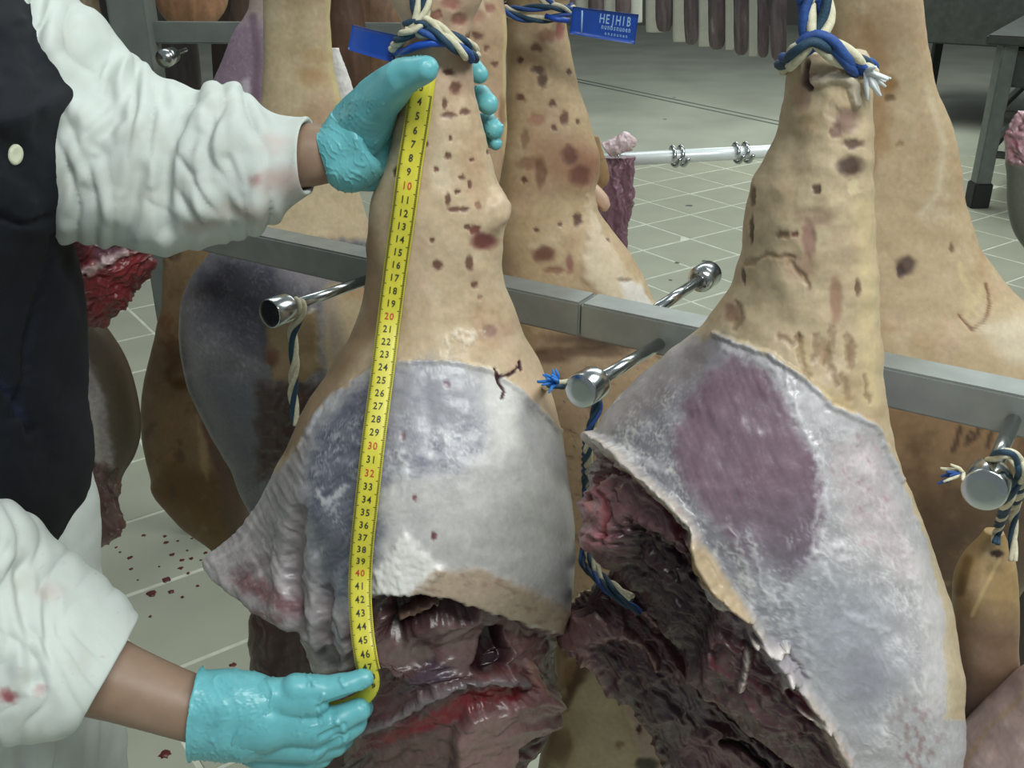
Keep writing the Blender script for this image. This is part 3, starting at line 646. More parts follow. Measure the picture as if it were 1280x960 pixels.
for pts in ([(940, 800), (975, 812), (982, 808)], [(985, 840), (980, 866)], [(935, 825), (932, 850), (924, 870)], [(1000, 890), (1030, 905)]):
    m = P.stroke(pts, 6, 4, 3); P.mix(m, (216, 204, 196), .85); P.add(m, .006)
m = P.poly([(990, 860), (1012, 880), (1010, 890), (988, 880)], 4, 3); P.mix(m, (96, 34, 50), .9)
# marks on rind
spots(P, [(1062, 208, 18, 14, (84, 62, 54), .95), (1020, 237, 6, 7, (84, 60, 50)), (1058, 152, 20, 18, (136, 100, 98), .7), (1045, 165, 10, 9, (124, 84, 82), .7), (1066, 180, 14, 7, (96, 66, 62), .8), (1040, 140, 10, 12, (190, 170, 150), .5), (978, 293, 10, 6, (128, 88, 66), .7), (1068, 232, 9, 12, (214, 198, 160), .6),
          (1010, 300, 10, 26, (158, 104, 104), .65), (1018, 272, 30, 14, (160, 124, 110), .5), (1045, 375, 9, 34, (156, 106, 88), .7), (1072, 360, 4, 12, (110, 80, 62)), (1000, 335, 22, 20, (172, 128, 112), .5), (993, 293, 6, 4), (938, 288, 3, 20, (70, 52, 44)), (940, 245, 4, 14, (84, 60, 50)), (930, 345, 3, 12, (84, 60, 50)),
          (1030, 440, 10, 20, (150, 112, 84), .5), (1066, 440, 5, 16, (130, 94, 66), .5), (1015, 100, 16, 10, (168, 120, 110), .8), (1000, 120, 14, 22, (190, 140, 130), .6), (915, 392, 12, 14, (140, 98, 78), .7)])
for pts in ([(985, 330), (1005, 345), (1010, 360)], [(935, 330), (960, 318), (990, 322)], [(975, 420), (990, 430), (1000, 420)], [(998, 420), (1002, 450), (1010, 470)], [(1040, 410), (1036, 450), (1046, 480)], [(1060, 420), (1064, 460)], [(1020, 420), (1018, 450)], [(1052, 470), (1062, 500)], [(1082, 470), (1086, 500)], [(922, 380), (928, 395), (918, 410)]):
    m = P.stroke(pts, 6.5, 6, 5); P.mix(m, (134, 102, 76), .55); P.add(m, -.0009)
m = P.stroke([(1020, 102), (1045, 96), (1066, 104), (1070, 128)], 9, 7, 3); P.mix(m, (206, 196, 186), .8); P.add(m, .003)
m = P.stroke([(1008, 78), (1004, 100), (1012, 110)], 6, 5, 2); P.mix(m, (84, 52, 48), .9); P.add(m, -.003)
m = P.stroke([(893, 418), (925, 430), (962, 444), (1008, 474), (1040, 508), (1094, 532), (1128, 600)], 5, 4, 3); P.add(m, .002)
P.id[mem > .5] = 1; P.id[cut > .5] = 2
V2 = V+N*P.h[:, None]
ham2 = thing('ham', 'large pork leg at right front with a purple oval of lean under its pale membrane', 'meat', W(1035, 70, .60), 'fresh pork legs on the rack')
build_parts(V2, F, P, ['rind', 'membrane', 'cut_flesh'], [M_skin, M_wet, M_flesh], ham2)

# ---------------------------------------------------------------- generic ham
def ham(rings, nu, nv, paint, parts, mats, label, name='ham', group='fresh pork legs on the rack', n=2.15, loc=None, base=(190, 160, 130)):
    V, F, N, px, py = ringloft(rings, nu, nv, n=n)
    P = Painter(px, py, base); paint(P, np.ones(len(px)))
    V = V+N*P.h[:, None]; r = rings[0]
    root = thing(name, label, 'meat', W((r[0]+r[2])/2, (r[1]+r[3])/2, r[4]) if loc is None else loc, group)
    build_parts(V, F, P, parts, mats, root); return root
def rows(L, Y, b, sc=1.):
    """(y,xl,xr[,Y][,b])"""
    out = []
    for q in L:
        y, xl, xr = q[:3]; YY = q[3] if len(q) > 3 else Y; bb = q[4] if len(q) > 4 else None
        if bb is None: bb = (xr-xl)/2*PS(640, y, YY)*b
        out.append((xl, y, xr, y, YY, bb))
    return out
# ham 3 : spotted leg behind the rail, centre
def p3(P, one):
    rindlook(P, one, (196, 166, 132), seed=212, speck=.5)
    P.mix(P.stroke([(632, 0), (634, 150), (625, 240)], 22, 20), (170, 140, 100), .7)
    P.mix(P.blob(705, 200, 48, 40, .9, 8), (160, 110, 84), .8); P.mix(P.blob(735, 210, 22, 24, .9, 5), (150, 92, 78), .7)
    m = P.poly([(735, 245), (752, 290), (800, 360), (830, 400), (820, 440), (770, 380), (728, 350), (735, 300)], 6, 6); P.mix(m, (214, 196, 176), .8); P.add(m, .003)
    m = P.poly([(772, 345), (800, 355), (822, 392), (800, 392), (778, 380)], 4, 4); P.mix(m, (214, 212, 224), .85)
    spots(P, [(672, 88, 10, 6, (96, 66, 54)), (678, 100, 8, 10, (96, 66, 54)), (651, 122, 7, 6), (690, 130, 6, 5), (705, 148, 6, 10), (722, 152, 3, 4), (670, 150, 12, 8, (176, 116, 104), .7), (692, 160, 4, 4), (700, 38, 6, 14, (176, 90, 90)), (685, 45, 16, 9, (160, 104, 84), .7), (670, 60, 8, 6, (130, 84, 66)),
              (660, 205, 18, 10, (140, 96, 74), .7), (675, 215, 8, 22, (120, 76, 60), .7), (712, 195, 12, 14, (110, 64, 56), .8), (725, 220, 16, 14, (116, 64, 56), .8), (722, 275, 6, 10, (90, 50, 46)), (680, 318, 16, 11, (120, 70, 60)), (712, 330, 6, 14, (150, 84, 80), .7), (692, 338, 14, 5, (150, 96, 80), .7), (670, 288, 4, 4), (655, 225, 5, 5), (760, 300, 3, 3), (700, 280, 3, 3), (745, 130, 3, 3), (650, 75, 5, 5), (712, 90, 4, 5), (655, 175, 6, 16, (130, 94, 70), .6),
              (780, 350, 12, 3, (110, 84, 66), .6), (740, 440, 46, 9, (60, 38, 32), .8), (690, 445, 34, 12, (70, 44, 38), .8), (810, 470, 3, 3), (790, 500, 3, 3), (800, 520, 3, 3), (770, 520, 3, 3)])  # the two wide dark ones paint shadow just below the rail
    P.mix(ss(390, 450, P.y), (160, 128, 102), .5); P.mix(ss(400, 450, P.y)*ss(.1, .7, P.nz(26, 14, 10, 225)), (104, 70, 54), .6); P.mix(ss(.55, .8, P.nz(5, seed=226, o=2))*ss(430, 470, P.y), (84, 56, 44), .7); P.mix(P.blob(745, 425, 70, 13, .9, 8), (56, 38, 32), .7)  # last blob: shadow below the rail, painted into the rind colour
ham(rows([(-60, 640, 706), (-20, 624, 720), (0, 632, 712), (25, 634, 709), (60, 633, 713), (100, 633, 722), (150, 632, 737), (185, 628, 747), (215, 624, 750), (240, 620, 744), (265, 619, 750), (300, 622, 775), (340, 628, 802), (380, 632, 820), (430, 636, 838), (490, 640, 852), (560, 650, 850), (640, 665, 842), (720, 690, 830), (780, 715, 810), (810, 740, 790)], 1.19, .82),
    240, 360, p3, ['rind'], [M_skin], 'brown-blotched pork leg behind the rail, beside the blue printed tag')
# ham behind the gloved fingers
def p3b(P, one):
    rindlook(P, one, (184, 150, 122), seed=232, speck=.9); P.mix(P.stroke([(632, 20), (632, 190)], 5, 4), (206, 186, 130), .8)
    spots(P, [(596, 45, 8, 6), (590, 20, 20, 12, (180, 120, 105), .7), (612, 10, 8, 8, (150, 90, 80)), (618, 80, 6, 4), (608, 60, 4, 4), (628, 140, 5, 20, (130, 90, 64), .6)])
ham(rows([(-60, 560, 612), (-20, 552, 626), (20, 548, 633), (60, 550, 633), (120, 548, 633), (180, 545, 632), (240, 535, 622), (300, 520, 618), (380, 500, 620), (460, 490, 622), (560, 500, 620), (640, 530, 600)], 1.06, .8),
    140, 200, p3b, ['rind'], [M_skin], 'freckled pork leg showing as a narrow strip behind the gloved fingertips')
# ham 4 : large tan leg behind ham 2
def p4(P, one):
    rindlook(P, one, (204, 176, 142), seed=252, blot=(182, 136, 94), speck=.15)
    P.mix(P.stroke([(1090, 40), (1100, 110), (1095, 180)], 28, 26, 8), (176, 128, 80), .7); P.mix(P.stroke([(1160, 110), (1180, 180), (1172, 240), (1150, 270)], 8, 8), (226, 208, 184), .6)
    P.mix(P.poly([(1080, 0), (1150, 0), (1155, 60), (1100, 60)], 20), (178, 140, 112), .5)
    spots(P, [(1132, 332, 14, 14, (96, 70, 66), .9), (1125, 338, 6, 10, (80, 56, 56)), (1112, 122, 8, 5, (110, 78, 46), .7), (1110, 105, 14, 12, (160, 108, 52), .7), (1125, 180, 6, 5, (140, 110, 60), .5), (1190, 310, 3, 8, (140, 100, 80)), (1085, 160, 6, 14, (130, 84, 60), .7), (1088, 205, 8, 14, (176, 120, 66), .6)])
    for pts in ([(1200, 395), (1215, 412), (1230, 402), (1238, 380), (1234, 355)],): m = P.stroke(pts, 3, 2.4, 2); P.mix(m, (128, 78, 50), .8); P.add(m, -.0008)
    for pts in ([(1205, 350), (1215, 370), (1208, 395)], [(1228, 360), (1215, 385), (1225, 395)], [(1200, 330), (1202, 350)]): m = P.stroke(pts, 5, 4.5, 4); P.mix(m, (222, 204, 150), .5)
    P.mix(P.poly([(1220, 405), (1300, 390), (1330, 470), (1260, 455)], 14), (224, 212, 200), .7)
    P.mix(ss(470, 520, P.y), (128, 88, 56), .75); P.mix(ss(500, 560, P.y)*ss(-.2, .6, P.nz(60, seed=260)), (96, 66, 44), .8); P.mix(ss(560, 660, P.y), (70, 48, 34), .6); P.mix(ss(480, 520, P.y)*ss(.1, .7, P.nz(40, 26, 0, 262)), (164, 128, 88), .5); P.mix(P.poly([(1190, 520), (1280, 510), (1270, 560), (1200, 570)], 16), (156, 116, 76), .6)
    for pts in ([(1200, 535), (1195, 555), (1190, 565)], [(1225, 535), (1215, 552)], [(1240, 540), (1235, 560)], [(1212, 540), (1208, 556)]): m = P.stroke(pts, 5, 4.5, 3); P.mix(m, (70, 44, 34), .8); P.add(m, -.001)
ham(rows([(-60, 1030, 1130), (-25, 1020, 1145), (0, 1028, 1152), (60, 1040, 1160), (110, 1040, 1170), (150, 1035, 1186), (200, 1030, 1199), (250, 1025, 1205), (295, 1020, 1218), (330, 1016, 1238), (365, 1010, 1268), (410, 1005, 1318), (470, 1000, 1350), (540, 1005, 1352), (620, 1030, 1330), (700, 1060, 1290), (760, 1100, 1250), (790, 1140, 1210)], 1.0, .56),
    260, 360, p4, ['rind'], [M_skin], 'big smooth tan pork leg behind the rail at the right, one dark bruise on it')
# ham 5 : pale leg left with grey membrane below the rail
def p5(P, one):
    rindlook(P, one, (206, 184, 152), seed=272, blot=(180, 138, 92), speck=.1)
    P.mix(P.stroke([(412, 0), (414, 80), (424, 130)], 7, 6), (222, 206, 140), .6); P.mix(P.blob(392, 95, 26, 16, .9, 6), (182, 132, 82), .7); P.mix(P.blob(395, 70, 26, 10, .9, 6), (190, 150, 100), .5)
    m = P.poly([(120, 300), (480, 300), (480, 335), (440, 350), (410, 352), (404, 372), (402, 420), (440, 700), (150, 720)], 6, 5)
    membrane(P, m, (112, 110, 118), (176, 174, 184), 60, 40, 14, 281, .5, .14); P.id[m > .5] = 1
    wisps(P, m, 60, 50, 10, 283, (170, 166, 174), .5); wisps(P, m, 120, 34, 9, 284, (92, 88, 100), .4, 0)
    d = P.poly([(250, 345), (300, 318), (350, 330), (370, 390), (350, 450), (300, 440), (262, 400)], 18, 12); P.mix(d, (58, 60, 76), .75); wisps(P, d, 50, 40, 8, 285, (140, 140, 152), .4)
    P.mix(P.stroke([(240, 330), (234, 400), (250, 480), (290, 560)], 14, 12), (138, 134, 140), .55); P.mix(P.stroke([(360, 340), (400, 350), (420, 420), (430, 470)], 22, 20), (150, 138, 144), .6)
    P.mix(P.poly([(250, 470), (330, 470), (320, 620), (280, 560)], 18), (96, 100, 112), .7)
    k = P.poly([(330, 395), (395, 385), (400, 460), (380, 478), (340, 476)], 6, 5); P.mix(k, (150, 118, 70), .9); P.mix(P.blob(340, 445, 12, 14, .7), (100, 52, 34), .8); P.mix(P.blob(385, 450, 12, 14), (170, 140, 100), .7); P.add(k, .004)
    q = P.poly([(320, 480), (400, 480), (395, 560), (350, 590), (322, 600)], 8, 8); P.mix(q, (70, 46, 42), .85); P.mix(q*ss(.2, .7, P.nz(14, seed=288)), (120, 60, 54), .7); P.add(q*P.nz(12, seed=289), .004)
    P.mix(P.poly([(440, 340), (480, 330), (470, 380), (430, 370)], 8), (190, 150, 110), .8)
ham(rows([(-60, 342, 402), (-20, 326, 416), (0, 329, 413), (50, 330, 414), (90, 329, 418), (130, 326, 427), (170, 322, 432), (230, 308, 445), (280, 285, 460), (315, 262, 468), (345, 240, 472), (380, 228, 474), (430, 228, 470), (480, 240, 460), (530, 262, 440), (580, 288, 412), (625, 305, 372), (655, 322, 345)], 1.33, .7),
    240, 340, p5, ['rind', 'membrane'], [M_skin, M_wet], 'pale cream pork leg behind the rail at left, dark grey membrane below the rail')
# ham 6 : amber leg
def p6(P, one):
    rindlook(P, one, (132, 104, 72), seed=302, blot=(104, 74, 46), pink=(146, 114, 92), pale=(156, 134, 102), speck=.3)
    P.mix(P.poly([(180, 560), (330, 560), (330, 720), (180, 720)], 30), (122, 78, 28), .75); P.mix(P.poly([(195, 500), (250, 490), (290, 540), (270, 590), (200, 580)], 16), (168, 128, 94), .7)
    P.mix(P.stroke([(205, 400), (215, 440), (212, 470)], 14, 12, 8), (112, 66, 38), .7); P.mix(P.blob(225, 480, 14, 10, .7), (104, 62, 22), .8); P.mix(P.blob(218, 320, 10, 8), (66, 42, 30), .8); P.mix(ss(.1, .7, P.nz(22, 30, 10, 305)), (92, 66, 42), .55); P.mix(ss(.1, .7, P.nz(34, 44, 10, 308)), (158, 130, 98), .5)
    P.mix(P.poly([(250, 510), (268, 530), (285, 600), (270, 590), (255, 550)], 5, 4), (124, 72, 74), .8)
    P.mix(P.poly([(268, 560), (320, 540), (320, 700), (285, 680)], 9, 6), (104, 78, 72), .8)
    P.mix(P.poly([(245, 520), (262, 560), (258, 600), (250, 580)], 4, 3), (206, 172, 126), .6)
ham(rows([(130, 214, 240), (190, 208, 244), (250, 198, 250), (285, 200, 252), (310, 203, 262), (345, 203, 268), (380, 202, 276), (410, 196, 286), (445, 188, 298), (480, 180, 308), (520, 177, 316), (560, 181, 320), (595, 189, 322), (608, 190, 322), (625, 200, 320), (655, 226, 312), (685, 262, 300), (700, 278, 292)], 1.56, .55),
    200, 300, p6, ['rind'], [M_skin], 'amber brown pork leg with narrow waist hanging left behind the rail')
# ham 7 : gammon behind the apron
def p7(P, one):
    P.mix(one, (104, 92, 80)); P.mix(ss(100, 130, P.x-.25*(P.y-400)), (88, 70, 50), .8)
    m = P.poly([(40, 380), (95, 420), (125, 480), (140, 560), (150, 660), (120, 720), (40, 720)], 7, 5); membrane(P, m, (176, 162, 160), (220, 212, 206), 65, 40, 14, 311, .6, .12); P.id[m > .5] = 1
    P.mix(P.stroke([(62, 425), (95, 470), (112, 520), (120, 580)], 12, 9), (212, 202, 188), .8); P.mix(P.poly([(65, 460), (92, 480), (100, 540), (84, 550), (70, 520)], 7, 5), (112, 94, 110), .8)
    P.mix(P.blob(96, 500, 10, 20), (176, 172, 186), .6)
    c = P.poly([(60, 570), (110, 575), (150, 590), (170, 700), (60, 720)], 7, 7); cutflesh(P, c, (128, 82, 82), 50, 321, (190, 160, 154), (118, 40, 44), (56, 28, 32), .8, .006, 40, 14)
    P.mix(P.stroke([(72, 540), (84, 556), (96, 566)], 3, 2), (34, 22, 24), .9)
ham(rows([(345, 40, 92), (375, 20, 102), (395, 10, 118), (420, 5, 138), (455, 5, 158), (500, 10, 171), (540, 15, 175), (570, 25, 168), (600, 38, 152), (645, 52, 150), (665, 60, 154), (685, 68, 126), (700, 80, 104)], 1.38, .5),
    200, 260, p7, ['rind', 'membrane'], [M_skin, M_flesh], 'grey-brown pork leg hanging half hidden beside the dark apron')
def p7b(P, one):
    cutflesh(P, one, (128, 62, 66), -28, 331, (214, 186, 184), (132, 36, 42), (56, 18, 24), .8, .008, 46, 13)
    P.mix(P.poly([(50, 265), (95, 270), (108, 320), (80, 345), (45, 340)], 10, 8), (66, 20, 26), .85)
    m = P.stroke([(60, 365), (90, 350), (125, 330), (160, 312), (185, 290)], 9, 7, 7); P.mix(m, (222, 200, 198), .9); P.add(m, .006)
    P.mix(P.stroke([(60, 345), (70, 370), (66, 385)], 9, 8, 5), (206, 180, 180), .8); P.mix(P.poly([(115, 300), (140, 285), (160, 290), (150, 315), (120, 325)], 6, 5), (128, 100, 116), .7)
    P.mix(P.poly([(110, 350), (180, 315), (170, 370), (132, 408), (115, 395)], 7, 6), (152, 52, 58), .7)
ham([(60, 215, 150, 240, 1.22, .03), (30, 250, 190, 268, 1.22, .05), (20, 285, 193, 300, 1.22, .06), (22, 325, 190, 335, 1.22, .06), (30, 362, 172, 368, 1.22, .05), (60, 385, 152, 392, 1.22, .04), (98, 398, 136, 406, 1.22, .02)], 200, 220, p7b, ['cut_flesh'], [M_flesh],
    'raw red shoulder of pork with white fat seam under the upper sleeve', 'shoulder_joint', None, base=(130, 60, 60))
# ham 8 : yellowish leg, bottom centre
def p8(P, one):
    rindlook(P, one, (190, 172, 134), seed=342, blot=(136, 108, 72), pink=(190, 158, 134), pale=(204, 190, 148), speck=.3)
    P.mix(P.poly([(700, 790), (745, 780), (740, 840), (700, 860)], 10, 5), (150, 106, 66), .8); P.mix(P.stroke([(735, 800), (722, 850), (705, 880)], 12, 10, 5), (92, 60, 36), .8)
    P.mix(P.stroke([(715, 820), (700, 835), (697, 860)], 8, 7, 3), (190, 156, 128), .7)
    m = P.poly([(738, 780), (765, 800), (800, 860), (835, 970), (815, 1000), (800, 940), (782, 880), (760, 830)], 4, 3); P.mix(m, (188, 156, 150), .9); P.add(m, .004)
    spots(P, [(797, 910, 4, 6, (60, 24, 28)), (808, 955, 14, 12, (50, 40, 30)), (775, 930, 6, 5, (120, 84, 56), .6), (700, 930, 16, 24, (120, 84, 54), .6)])
ham(rows([(745, 722, 752), (765, 706, 768), (795, 696, 784), (835, 693, 804), (865, 694, 818), (900, 686, 830), (950, 676, 842), (1010, 665, 850), (1100, 655, 850), (1200, 670, 830), (1260, 710, 790)], .90, .8),
    200, 260, p8, ['rind'], [M_skin], 'yellowish pork leg with pink rim at the bottom centre, hanging from the lower row')
# dark cut shoulder between ham 1 and ham 2
def p9(P, one):
    cutflesh(P, one, (78, 50, 56), 48, 361, (140, 112, 110), (84, 30, 38), (34, 20, 26), .8, .006, 60, 13)
    m = P.poly([(700, 785), (720, 768), (760, 772), (800, 800), (770, 800), (740, 806), (755, 836), (735, 830), (706, 815)], 7, 6); P.mix(m, (168, 132, 130), .85); P.add(m, .006)
    for pts in ([(765, 745), (800, 765), (820, 780)], [(800, 740), (830, 770), (850, 800), (870, 840)], [(780, 790), (815, 815), (820, 832)], [(735, 820), (770, 870), (800, 920)], [(835, 760), (850, 800)]):
        m = P.stroke(pts, 6, 5, 5); P.mix(m, (168, 136, 130), .8); P.add(m, .006)
    m = P.poly([(870, 800), (900, 790), (925, 830), (905, 860), (880, 850)], 8, 7); P.mix(m, (96, 26, 32), .8)
    m = P.poly([(918, 850), (935, 830), (938, 860), (920, 885)], 4, 3); P.mix(m, (190, 160, 148), .9); P.add(m, .006)
    m = P.poly([(925, 880), (1000, 880), (1050, 960), (1000, 1000), (930, 930)], 10, 6); P.mix(m, (66, 42, 50), .85)
    m = P.poly([(850, 925), (890, 915), (930, 940), (960, 980), (880, 990), (855, 960)], 8, 7); P.mix(m, (150, 112, 116), .7)
    m = P.stroke([(900, 925), (935, 935), (965, 965)], 6, 5, 3); P.mix(m, (22, 12, 16), .9); P.add(m, -.006)
    m = P.stroke([(940, 930), (965, 950), (985, 975)], 4, 3, 3); P.mix(m, (150, 140, 142), .8)
    m = P.poly([(820, 850), (870, 870), (900, 900), (860, 905), (815, 880)], 9, 7); P.mix(m, (96, 84, 92), .6)
ham([(752, 738, 722, 772, .74, .012), (800, 715, 702, 790, .74, .035), (870, 720, 726, 815, .74, .05), (905, 765, 782, 868, .735, .06), (950, 820, 822, 940, .735, .06), (1010, 870, 856, 1010, .73, .06), (1060, 930, 870, 1080, .73, .05), (1080, 1000, 920, 1130, .73, .02)], 260, 260, p9, ['cut_flesh'], [M_flesh],
    'dark ragged shoulder of pork at the bottom between the two front legs', 'shoulder_joint', None, base=(80, 50, 55))
# dark mass behind ham 1's lower left
def p10(P, one):
    cutflesh(P, one, (84, 60, 56), 80, 381, (120, 96, 90), (80, 34, 36), (40, 26, 26), .7, .004)
ham(rows([(700, 345, 430), (740, 318, 470), (780, 312, 520), (840, 314, 560), (900, 318, 580), (980, 325, 580), (1060, 345, 560), (1120, 400, 500)], 1.02, .5), 140, 160, p10, ['cut_flesh'], [M_flesh],
    'dark pork leg hanging low behind the measured leg at lower left', base=(84, 60, 56))
# ham 11 : tied yellow trotter right, its dark body, and the pink one at the corner
def p11(P, one):
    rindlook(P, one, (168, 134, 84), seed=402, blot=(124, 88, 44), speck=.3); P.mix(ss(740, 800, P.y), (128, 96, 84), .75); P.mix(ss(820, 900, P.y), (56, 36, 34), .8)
    P.mix(P.stroke([(1250, 700), (1228, 740), (1215, 770)], 4, 3), (206, 180, 120), .6); P.mix(P.blob(1246, 692, 9, 5), (48, 30, 20), .9); P.mix(P.stroke([(1210, 700), (1200, 740)], 10, 8), (112, 76, 34), .7)
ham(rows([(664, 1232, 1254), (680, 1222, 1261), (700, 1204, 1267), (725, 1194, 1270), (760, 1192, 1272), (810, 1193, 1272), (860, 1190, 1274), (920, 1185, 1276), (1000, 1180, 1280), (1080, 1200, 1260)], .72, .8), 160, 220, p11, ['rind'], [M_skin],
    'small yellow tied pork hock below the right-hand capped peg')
def p12(P, one):
    rindlook(P, one, (172, 142, 136), seed=412, blot=(150, 110, 100), speck=.1); P.mix(P.stroke([(1280, 868), (1235, 910), (1200, 965)], 5, 4), (176, 140, 104), .8)
ham([(1330, 820, 1420, 850, .66, .02), (1282, 862, 1440, 900, .66, .05), (1238, 910, 1450, 980, .66, .07), (1196, 965, 1440, 1060, .66, .08), (1170, 1040, 1400, 1140, .66, .07), (1190, 1110, 1340, 1200, .66, .03)], 140, 160, p12, ['membrane'], [M_wet],
    'pinkish end of a pork leg cut off by the bottom right corner')
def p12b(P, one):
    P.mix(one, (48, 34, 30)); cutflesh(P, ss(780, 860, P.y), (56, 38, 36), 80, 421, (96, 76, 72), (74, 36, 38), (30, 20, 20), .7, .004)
ham(rows([(560, 1200, 1260), (620, 1150, 1310), (700, 1130, 1330), (800, 1120, 1340), (900, 1125, 1345), (1000, 1140, 1330), (1100, 1180, 1290)], 1.14, .45), 120, 160, p12b, ['rind'], [M_skin], 'very dark pork leg behind the yellow hock')  # whole leg coloured very dark
# background left: purple leg, pale leg edge, and more on the second rack
def p13(P, one):
    membrane(P, one, (140, 112, 134), (196, 184, 200), 70, 40, 14, 431, .5, .12); P.mix(ss(0, 30, 40-P.y), (176, 150, 132), .8); P.mix(P.stroke([(316, 20), (322, 70), (320, 130)], 8, 7), (112, 78, 100), .7); P.mix(P.blob(308, 110, 8, 14), (206, 198, 206), .7)
ham(rows([(-60, 312, 340), (0, 312, 348), (20, 306, 352), (40, 292, 358), (80, 276, 366), (120, 258, 374), (160, 246, 380), (220, 244, 380), (300, 258, 366), (360, 285, 340)], 1.95, .6), 120, 180, p13, ['membrane'], [M_wet], 'purple-grey pork leg behind the pale cream leg at upper left', group='pork legs on the second rack')
def pbr(seed, base, dark=0., white=0.):
    def f(P, one):
        rindlook(P, one, base, seed=seed, blot=tuple(c*.7 for c in base), pink=tuple(c*.95 for c in base), pale=tuple(min(255, c*1.15) for c in base), speck=.3)
        fibres(P, one, 85, 60, 8, seed+5, .25)
    return f
BG = [([(-60, 60, 110), (0, 70, 122), (30, 82, 130), (60, 92, 140), (120, 92, 150), (200, 100, 150)], 2.3, (150, 130, 108), 'pale grey pork leg seen between the shoulder and the upright steel post'),
      ([(-80, 196, 282), (-20, 192, 286), (10, 198, 282), (30, 214, 268), (42, 232, 252)], 2.5, (172, 118, 86), 'round orange-brown end of a pork leg just right of the steel post'),
      ([(-60, 258, 300), (0, 262, 305), (80, 266, 312), (110, 268, 308), (150, 274, 300)], 2.9, (58, 44, 40), 'dark thin pork leg behind the purple-grey one at upper left'),
      ([(-60, 205, 245), (20, 204, 245), (80, 200, 250), (120, 205, 252), (170, 215, 245)], 3.0, (66, 60, 64), 'dull grey pork leg low behind the steel post'),
      ([(-60, 415, 445), (0, 408, 452), (40, 405, 458), (90, 410, 462), (130, 418, 455), (170, 428, 448)], 2.2, (92, 60, 44), 'dark brown pork leg to the right of the cream leg'),
      ([(-60, 455, 490), (0, 450, 500), (50, 446, 505), (100, 450, 508), (150, 462, 500), (190, 475, 492)], 2.35, (134, 96, 72), 'brown pork leg behind the plain blue tag'),
      ([(-60, 300, 330), (0, 290, 335), (40, 285, 335), (90, 290, 330), (130, 300, 322)], 2.7, (84, 66, 58), 'narrow dark pork leg near the blue spot of rope at upper left')]
for k, (L, Y, base, lab) in enumerate(BG):
    ham(rows(L, Y, .7), 60, 80, pbr(500+k*9, base), ['rind'], [M_skin], lab, group='pork legs on the second rack')
def pw(P, one): P.mix(one, (222, 216, 214)); P.add(P.nz(14, seed=441), .002)
ham(rows([(60, 412, 424), (90, 412, 434), (120, 414, 444), (150, 416, 450), (180, 420, 448), (210, 428, 440)], 1.75, .5), 60, 70, pw, ['fat'], [M_wet], 'white fat-covered pork leg peeping out between cream leg and glove', group='pork legs on the second rack')

# second rack with white rod, post and its hanging meat at the centre right
r2 = thing('hanging_rack', 'second hanging rack further back: grey post at upper left, white hooked rod at centre', 'rack', (-.8, 2.3, 0))
c = W(171, 50, 2.3); bar('post', [c[0], 2.3, 0], [c[0], 2.3, 1.6], .040, .040, M_greymetal, r2, .004)
a = W(150, 40, 2.32); b = W(560, 52, 2.28); b[2] = a[2]; bar('crossbar', a, b, .016, .022, M_greymetal, r2); bar('crossbar', [a[0], a[1], 1.58], [b[0]+1.0, b[1], 1.58], .016, .022, M_greymetal, r2)
a = W(740, 201, 2.0); b = W(1085, 181.5, 2.09+.05); b[2] = a[2]
v, f = tube([a, b], .0135, 14); link('rod', mesh_np('rod', v, f), mat('white_rod', col=(.75, .8, .8), rough=.3, metal=.2), r2)
dd = (b-a)/np.linalg.norm(b-a)
for x in (770, 838, 848, 916, 928, 1010):
    t = (x-740)/345.; p = a+(b-a)*t; th = np.linspace(0, 2*math.pi, 25); u = np.cross(dd, [0, 0, 1]); u /= np.linalg.norm(u)
    ring = p+(np.cos(th)[:, None]*u+np.sin(th)[:, None]*np.array([0, 0, 1.]))*.019+dd*np.linspace(-.006, .006, 25)[:, None]
    v, f = tube(ring, .0042, 8); link('hook_ring', mesh_np('hook_ring', v, f), M_chrome, r2)
# rod carries on to the post at the left, out of sight behind the legs
bar('crossbar', a, W(560, 205, 1.98), .010, .010, M_greymetal, r2)
a2 = W(220, 45, 2.0); make = lathe([(0, .005), (.05, .005), (.05, .016), (.075, .019), (.09, .019), (.093, .0001)], W(232, 62, 2.28), (-.25, -1, -.1), 20); pg = link('peg', mesh_np('peg', *make), M_chrome, r2)
def p14(P, one):
    cutflesh(P, one, (128, 96, 108), 88, 451, (176, 146, 156), (104, 62, 74), (62, 40, 48), .7, .006, 60, 10)
ham(rows([(196, 752, 792), (215, 738, 794), (250, 735, 790), (280, 735, 786), (310, 738, 783), (335, 745, 781), (352, 760, 778)], 1.98, .4), 120, 140, p14, ['cut_flesh'], [M_flesh], 'purple strip of pork hanging under the white rod', 'pork_strip', None)
def p15(P, one): P.mix(one, (208, 178, 182)); P.mix(ss(0, .5, P.nz(10, seed=461)), (172, 128, 140), .6); P.add(P.nz(9, seed=462), .004)
ham([(752, 180, 762, 196, 1.94, .01), (766, 172, 770, 195, 1.94, .015), (780, 164, 782, 190, 1.94, .016), (790, 168, 790, 188, 1.94, .012), (795, 174, 795, 182, 1.94, .004)], 50, 50, p15, ['fat'], [M_wet], 'pale pink knob of bone standing above the white rod', 'bone_end', None)
def p16(P, one): P.mix(one, (168, 132, 88)); P.mix(ss(0, .6, P.nz(14, seed=471)), (136, 98, 66), .7)
ham(rows([(170, 738, 748), (190, 735, 754), (212, 732, 761), (228, 730, 760), (240, 730, 748)], 1.25, .7), 60, 60, p16, ['rind'], [M_skin], 'amber hock edge showing right of the blotched leg', 'pork_hock', None)
def p17(P, one): P.mix(one, (212, 172, 156)); P.mix(ss(0, .6, P.nz(14, seed=481)), (190, 140, 126), .5)
